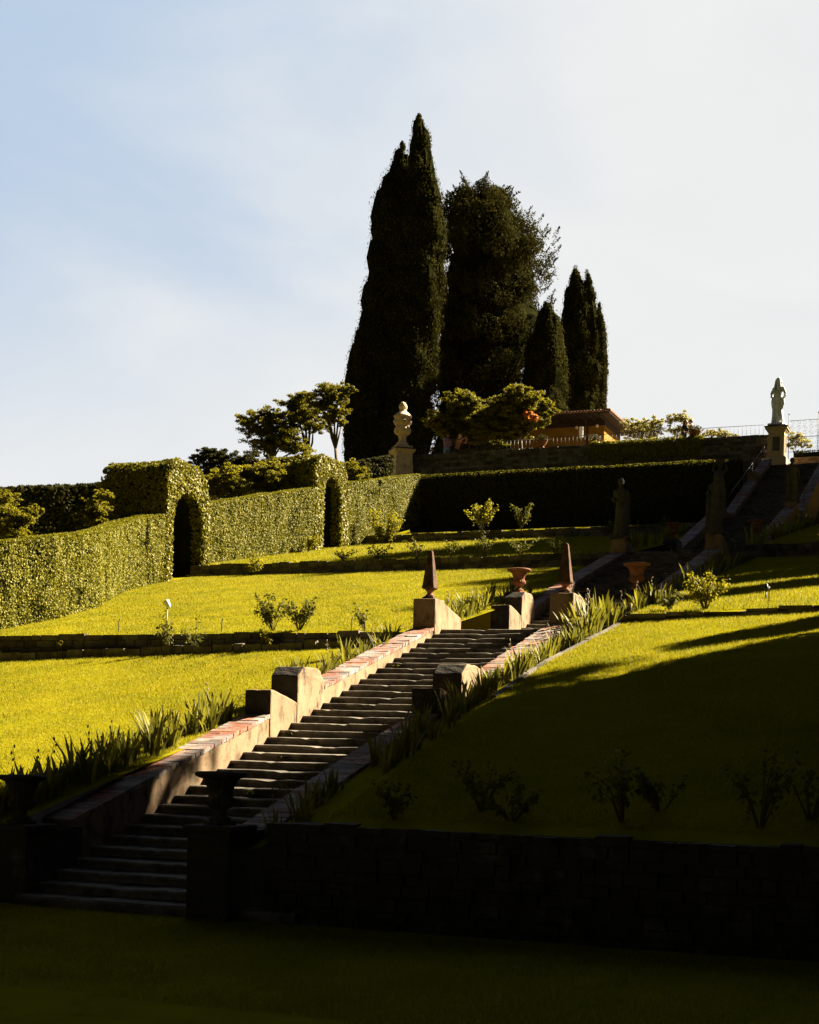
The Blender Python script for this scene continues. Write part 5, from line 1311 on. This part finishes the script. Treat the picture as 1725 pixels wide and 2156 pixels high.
person('grey-haired visitor in a lilac top and pale blue trousers standing behind the railing', (-29.15, 77.3, 17.55), R(62), 'grey_hair', 'lilac_cloth', 'blue_cloth',
       [[(-.19, 0, 1.40), (-.24, -.08, 1.12), (-.06, -.26, 1.20)], [(.19, 0, 1.40), (.25, -.06, 1.12), (.06, -.28, 1.22)]], 1.06, .05, False, True)
person('fair-haired visitor bending over with raised bare arms, right of the grey-haired one', (-28.55, 77.3, 17.55), R(75), 'blonde_hair', 'brown_cloth', 'black_cloth',
       [[(-.18, 0, 1.40), (-.26, -.42, 1.30), (-.05, -.62, 1.52)], [(.18, 0, 1.40), (.26, -.44, 1.26), (.04, -.66, 1.44)]], .98, .35, True)
person('dark-haired visitor in black, left one of the couple by the flower pot', (-15.75, 77.1, 17.5), R(70), 'dark_hair', 'black_cloth', 'black_cloth',
       [[(-.18, 0, 1.40), (-.22, -.1, 1.12), (-.05, -.25, 1.1)], [(.18, 0, 1.40), (.22, -.1, 1.12), (.05, -.25, 1.15)]], .98, .1, True)
person('dark-haired visitor facing the other, right one of the couple by the flower pot', (-15.38, 77.25, 17.5), R(-70), 'dark_hair', 'pink_cloth', 'black_cloth',
       [[(-.18, 0, 1.40), (-.22, -.1, 1.12), (-.05, -.25, 1.1)], [(.18, 0, 1.40), (.22, -.1, 1.12), (.05, -.25, 1.15)]], 1.0, .05, False)

# ------------------------------------------------------------------ grass
def grass(name, label, fn, region, n, h, w, seed):
    r = np.random.default_rng(seed); x0, x1, y0, y1, keep = region
    x = r.uniform(x0, x1, n); y = r.uniform(y0, y1, n); k = keep(x, y); x, y = x[k], y[k]
    z = hv(fn)(x, y); m = len(x); a = r.uniform(0, 6.28, m); H = h * r.uniform(.45, 1.25, m) * (1 + .18 * noise3(np.stack([x, y, z], 1), 1.9, seed)); l = r.uniform(.1, .9, m) * H; b = r.uniform(0, 6.28, m)
    W = w * r.uniform(.7, 1.3, m)
    p0 = np.stack([x - np.cos(a) * W, y - np.sin(a) * W, z - .015], 1); p1 = np.stack([x + np.cos(a) * W, y + np.sin(a) * W, z - .015], 1); p2 = np.stack([x + np.cos(b) * l, y + np.sin(b) * l, z + H], 1)
    g = G(); g.quads(np.stack([p0, p1, p2], 1)); tag(g.obj(name, 'grass_blade'), label, 'grass', None, 'stuff')
fl = lambda x, y: (x > -.80 * y - .6)
fr = lambda x, y: (x < -.10 * y + .8)
grass('grass', 'short sunlit grass on the lower left lawn', hL, (-23, -11.0, 14.5, 28.0, fl), 340000, .040, .006, 1)
hedge_x = lambda y: np.interp(y, [28.7, 31.5, 34.5, 38.2, 41.5, 46], [-22.7, -22.5, -23.2, -25.1, -26.0, -26.4])
grass('grass', 'short sunlit grass on the middle left lawn below the hedge', hL, (-26.4, -10.92, 28.27, 45.1, lambda x, y: (x > hedge_x(y))), 330000, .045, .008, 2)
grass('grass', 'grass on the narrow left terrace behind the obelisks', hL, (-27, -11.1, 45.6, 60, lambda x, y: x > -27 + 0 * y), 90000, .07, .012, 3)
grass('grass', 'grass on the topmost lawn before the long hedge', hL, (-27.5, -11.1, 60.5, 69.9, lambda x, y: x > -27.5 + 0 * y), 60000, .08, .014, 4)
grass('grass', 'short grass on the large right lawn, half in shadow', hR, (-6.85, 0, 14.7, 28.1, fr), 240000, .040, .006, 5)
grass('grass', 'short grass on the upper right lawn', hR, (-6.9, -1, 28.6, 45, fr), 120000, .06, .009, 6)
grass('grass', 'shaded grass on the highest right lawn', hR, (-6.9, -3, 45.6, 60, fr), 40000, .08, .013, 7)
grass('grass', 'dark grass of the lawn in front of the stairs', lambda x, y: -.12, (-12, 1, 9.5, 14.0, lambda x, y: (x > -.8 * y - .6) & (x < -.08 * y + 1)), 90000, .05, .005, 8)

# ------------------------------------------------------------------ the trees that shade the slope, beyond the right edge
def shade_proto(kind):
    r = np.random.default_rng(90 + kind); g = G(); C = []; Rd = []
    if kind == 0:      # columnar
        for k in range(200):
            z = r.uniform(.10, .97); rad = .155 * (1 - z) ** .45 * min(1, z * 6); a = r.uniform(0, 6.28)
            C.append((rad * .9 * math.cos(a), rad * .9 * math.sin(a), z)); s_ = r.uniform(.03, .05); Rd.append((s_, s_, s_ * 1.7))
        core = [(.02, .05), (.12, .12), (.135, .3), (.12, .5), (.10, .7), (.06, .88), (.01, .98)]
    else:              # broad
        for k in range(260):
            d = unit(r.normal(0, 1, (1, 3)))[0]; q = r.random() ** .3
            C.append((d[0] * .27 * q, d[1] * .27 * q, .64 + d[2] * .33 * q)); s_ = r.uniform(.035, .06); Rd.append((s_, s_, s_))
        core = [(.02, .40), (.15, .46), (.215, .6), (.20, .75), (.11, .88), (.02, .92)]
    cr = G(); cr.lathe(core, 14, m=1)
    cr.quads(clump_leaves(np.array(C), np.array(Rd), 95, .016, .011, .6), 0)
    tr = G(); tr.tube([(0, 0, -.03), (.003, 0, .3), (0, 0, .6)], [.022, .017, .008], 8)
    return tr.mesh('trunk', 'bark'), cr.mesh('crown', ['dark_leaf', 'foliage_core'])
SP = [shade_proto(0), shade_proto(1)]
def shade_tree(yc, top, kind, off=0.0, fat=1.0):
    x = 6 - .11 * yc + off * .707; y = yc + off * .707
    zb = hR(x, y); H = top - zb
    r = empty('cypress_tree' if kind == 0 else 'evergreen_tree', (x, y, zb), random.uniform(0, 6)); r.scale = (H * fat, H * fat, H)
    tag(r, 'tall dark evergreen outside the right edge whose shadow falls across the slope', 'tree', 'trees beyond the right edge')
    link('trunk', SP[kind][0], r); link('crown', SP[kind][1], r)
for yc, top, kind, off, fat in [(-8, 20, 1, 9, 1), (-3, 20, 1, 10, 1), (2, 20, 1, 9, 1), (6, 20, 1, 10, 1), (10, 20, 1, 8, 1), (14, 20, 1, 6, 1), (18, 18, 1, 1, 1), (22, 19, 1, 1, .9), (26.5, 19, 1, 0, .9), (29.9, 24, 1, 0, .62), (29.0, 17, 0, 0, 1.15),
 (-5, 16, 0, 12, 1.3), (0, 16, 0, 11, 1.3), (4, 16, 0, 11, 1.3), (8, 16, 0, 10, 1.3), (12, 15, 0, 7, 1.3), (16, 14, 0, 4, 1.3), (20, 14, 0, 3, 1.3), (24, 14, 0, 2, 1.2), (27, 14, 0, 2, 1.1),
 (33.0, 12.0, 0, 0, 1.0), (41.2, 15.0, 0, 0, 1.1), (45.0, 17.0, 0, 0, 1.15), (48.5, 18.8, 0, 0, 1.1), (52.5, 21.0, 1, 0, .75), (49.0, 20.6, 0, 0, .9), (56.0, 22.4, 1, 0, .75), (60, 22.8, 1, 0, .8),
 (64.6, 26.0, 1, 0, .75), (68.6, 31.0, 1, 0, .62), (68.0, 24.0, 0, 0, 1.2), (66.5, 27.5, 1, 0, .9), (70.0, 30.0, 1, 0, .8), (72.6, 29.5, 1, 0, .75), (75.3, 29, 1, 0, .62), (75, 24.5, 1, 0, .8), (78, 24.0, 0, 0, 1.1), (80.2, 25.9, 1, 0, .8), (83, 24, 1, 0, .8)]:
    shade_tree(yc, top, kind, off, fat)
# added unseen trees behind and left of the viewer that block sky light
for k, (x, y) in enumerate([(-44 + 6.5 * i, -13 - (i % 3) * 2.5) for i in range(12)] + [(-19, 2), (-24, 8), (-29.5, 14), (-35, 20), (-41, 26)]):
    H = 17 + (k * 7 % 5); r = empty('evergreen_tree', (x, y, -.12), k * 1.3); r.scale = (H * 1.05, H * 1.05, H)
    tag(r, 'added unseen tree behind the viewer or beyond the left edge, blocking sky light', 'tree', 'added trees blocking sky light around the viewer')
    link('trunk', SP[1][0], r); link('crown', SP[1][1], r)
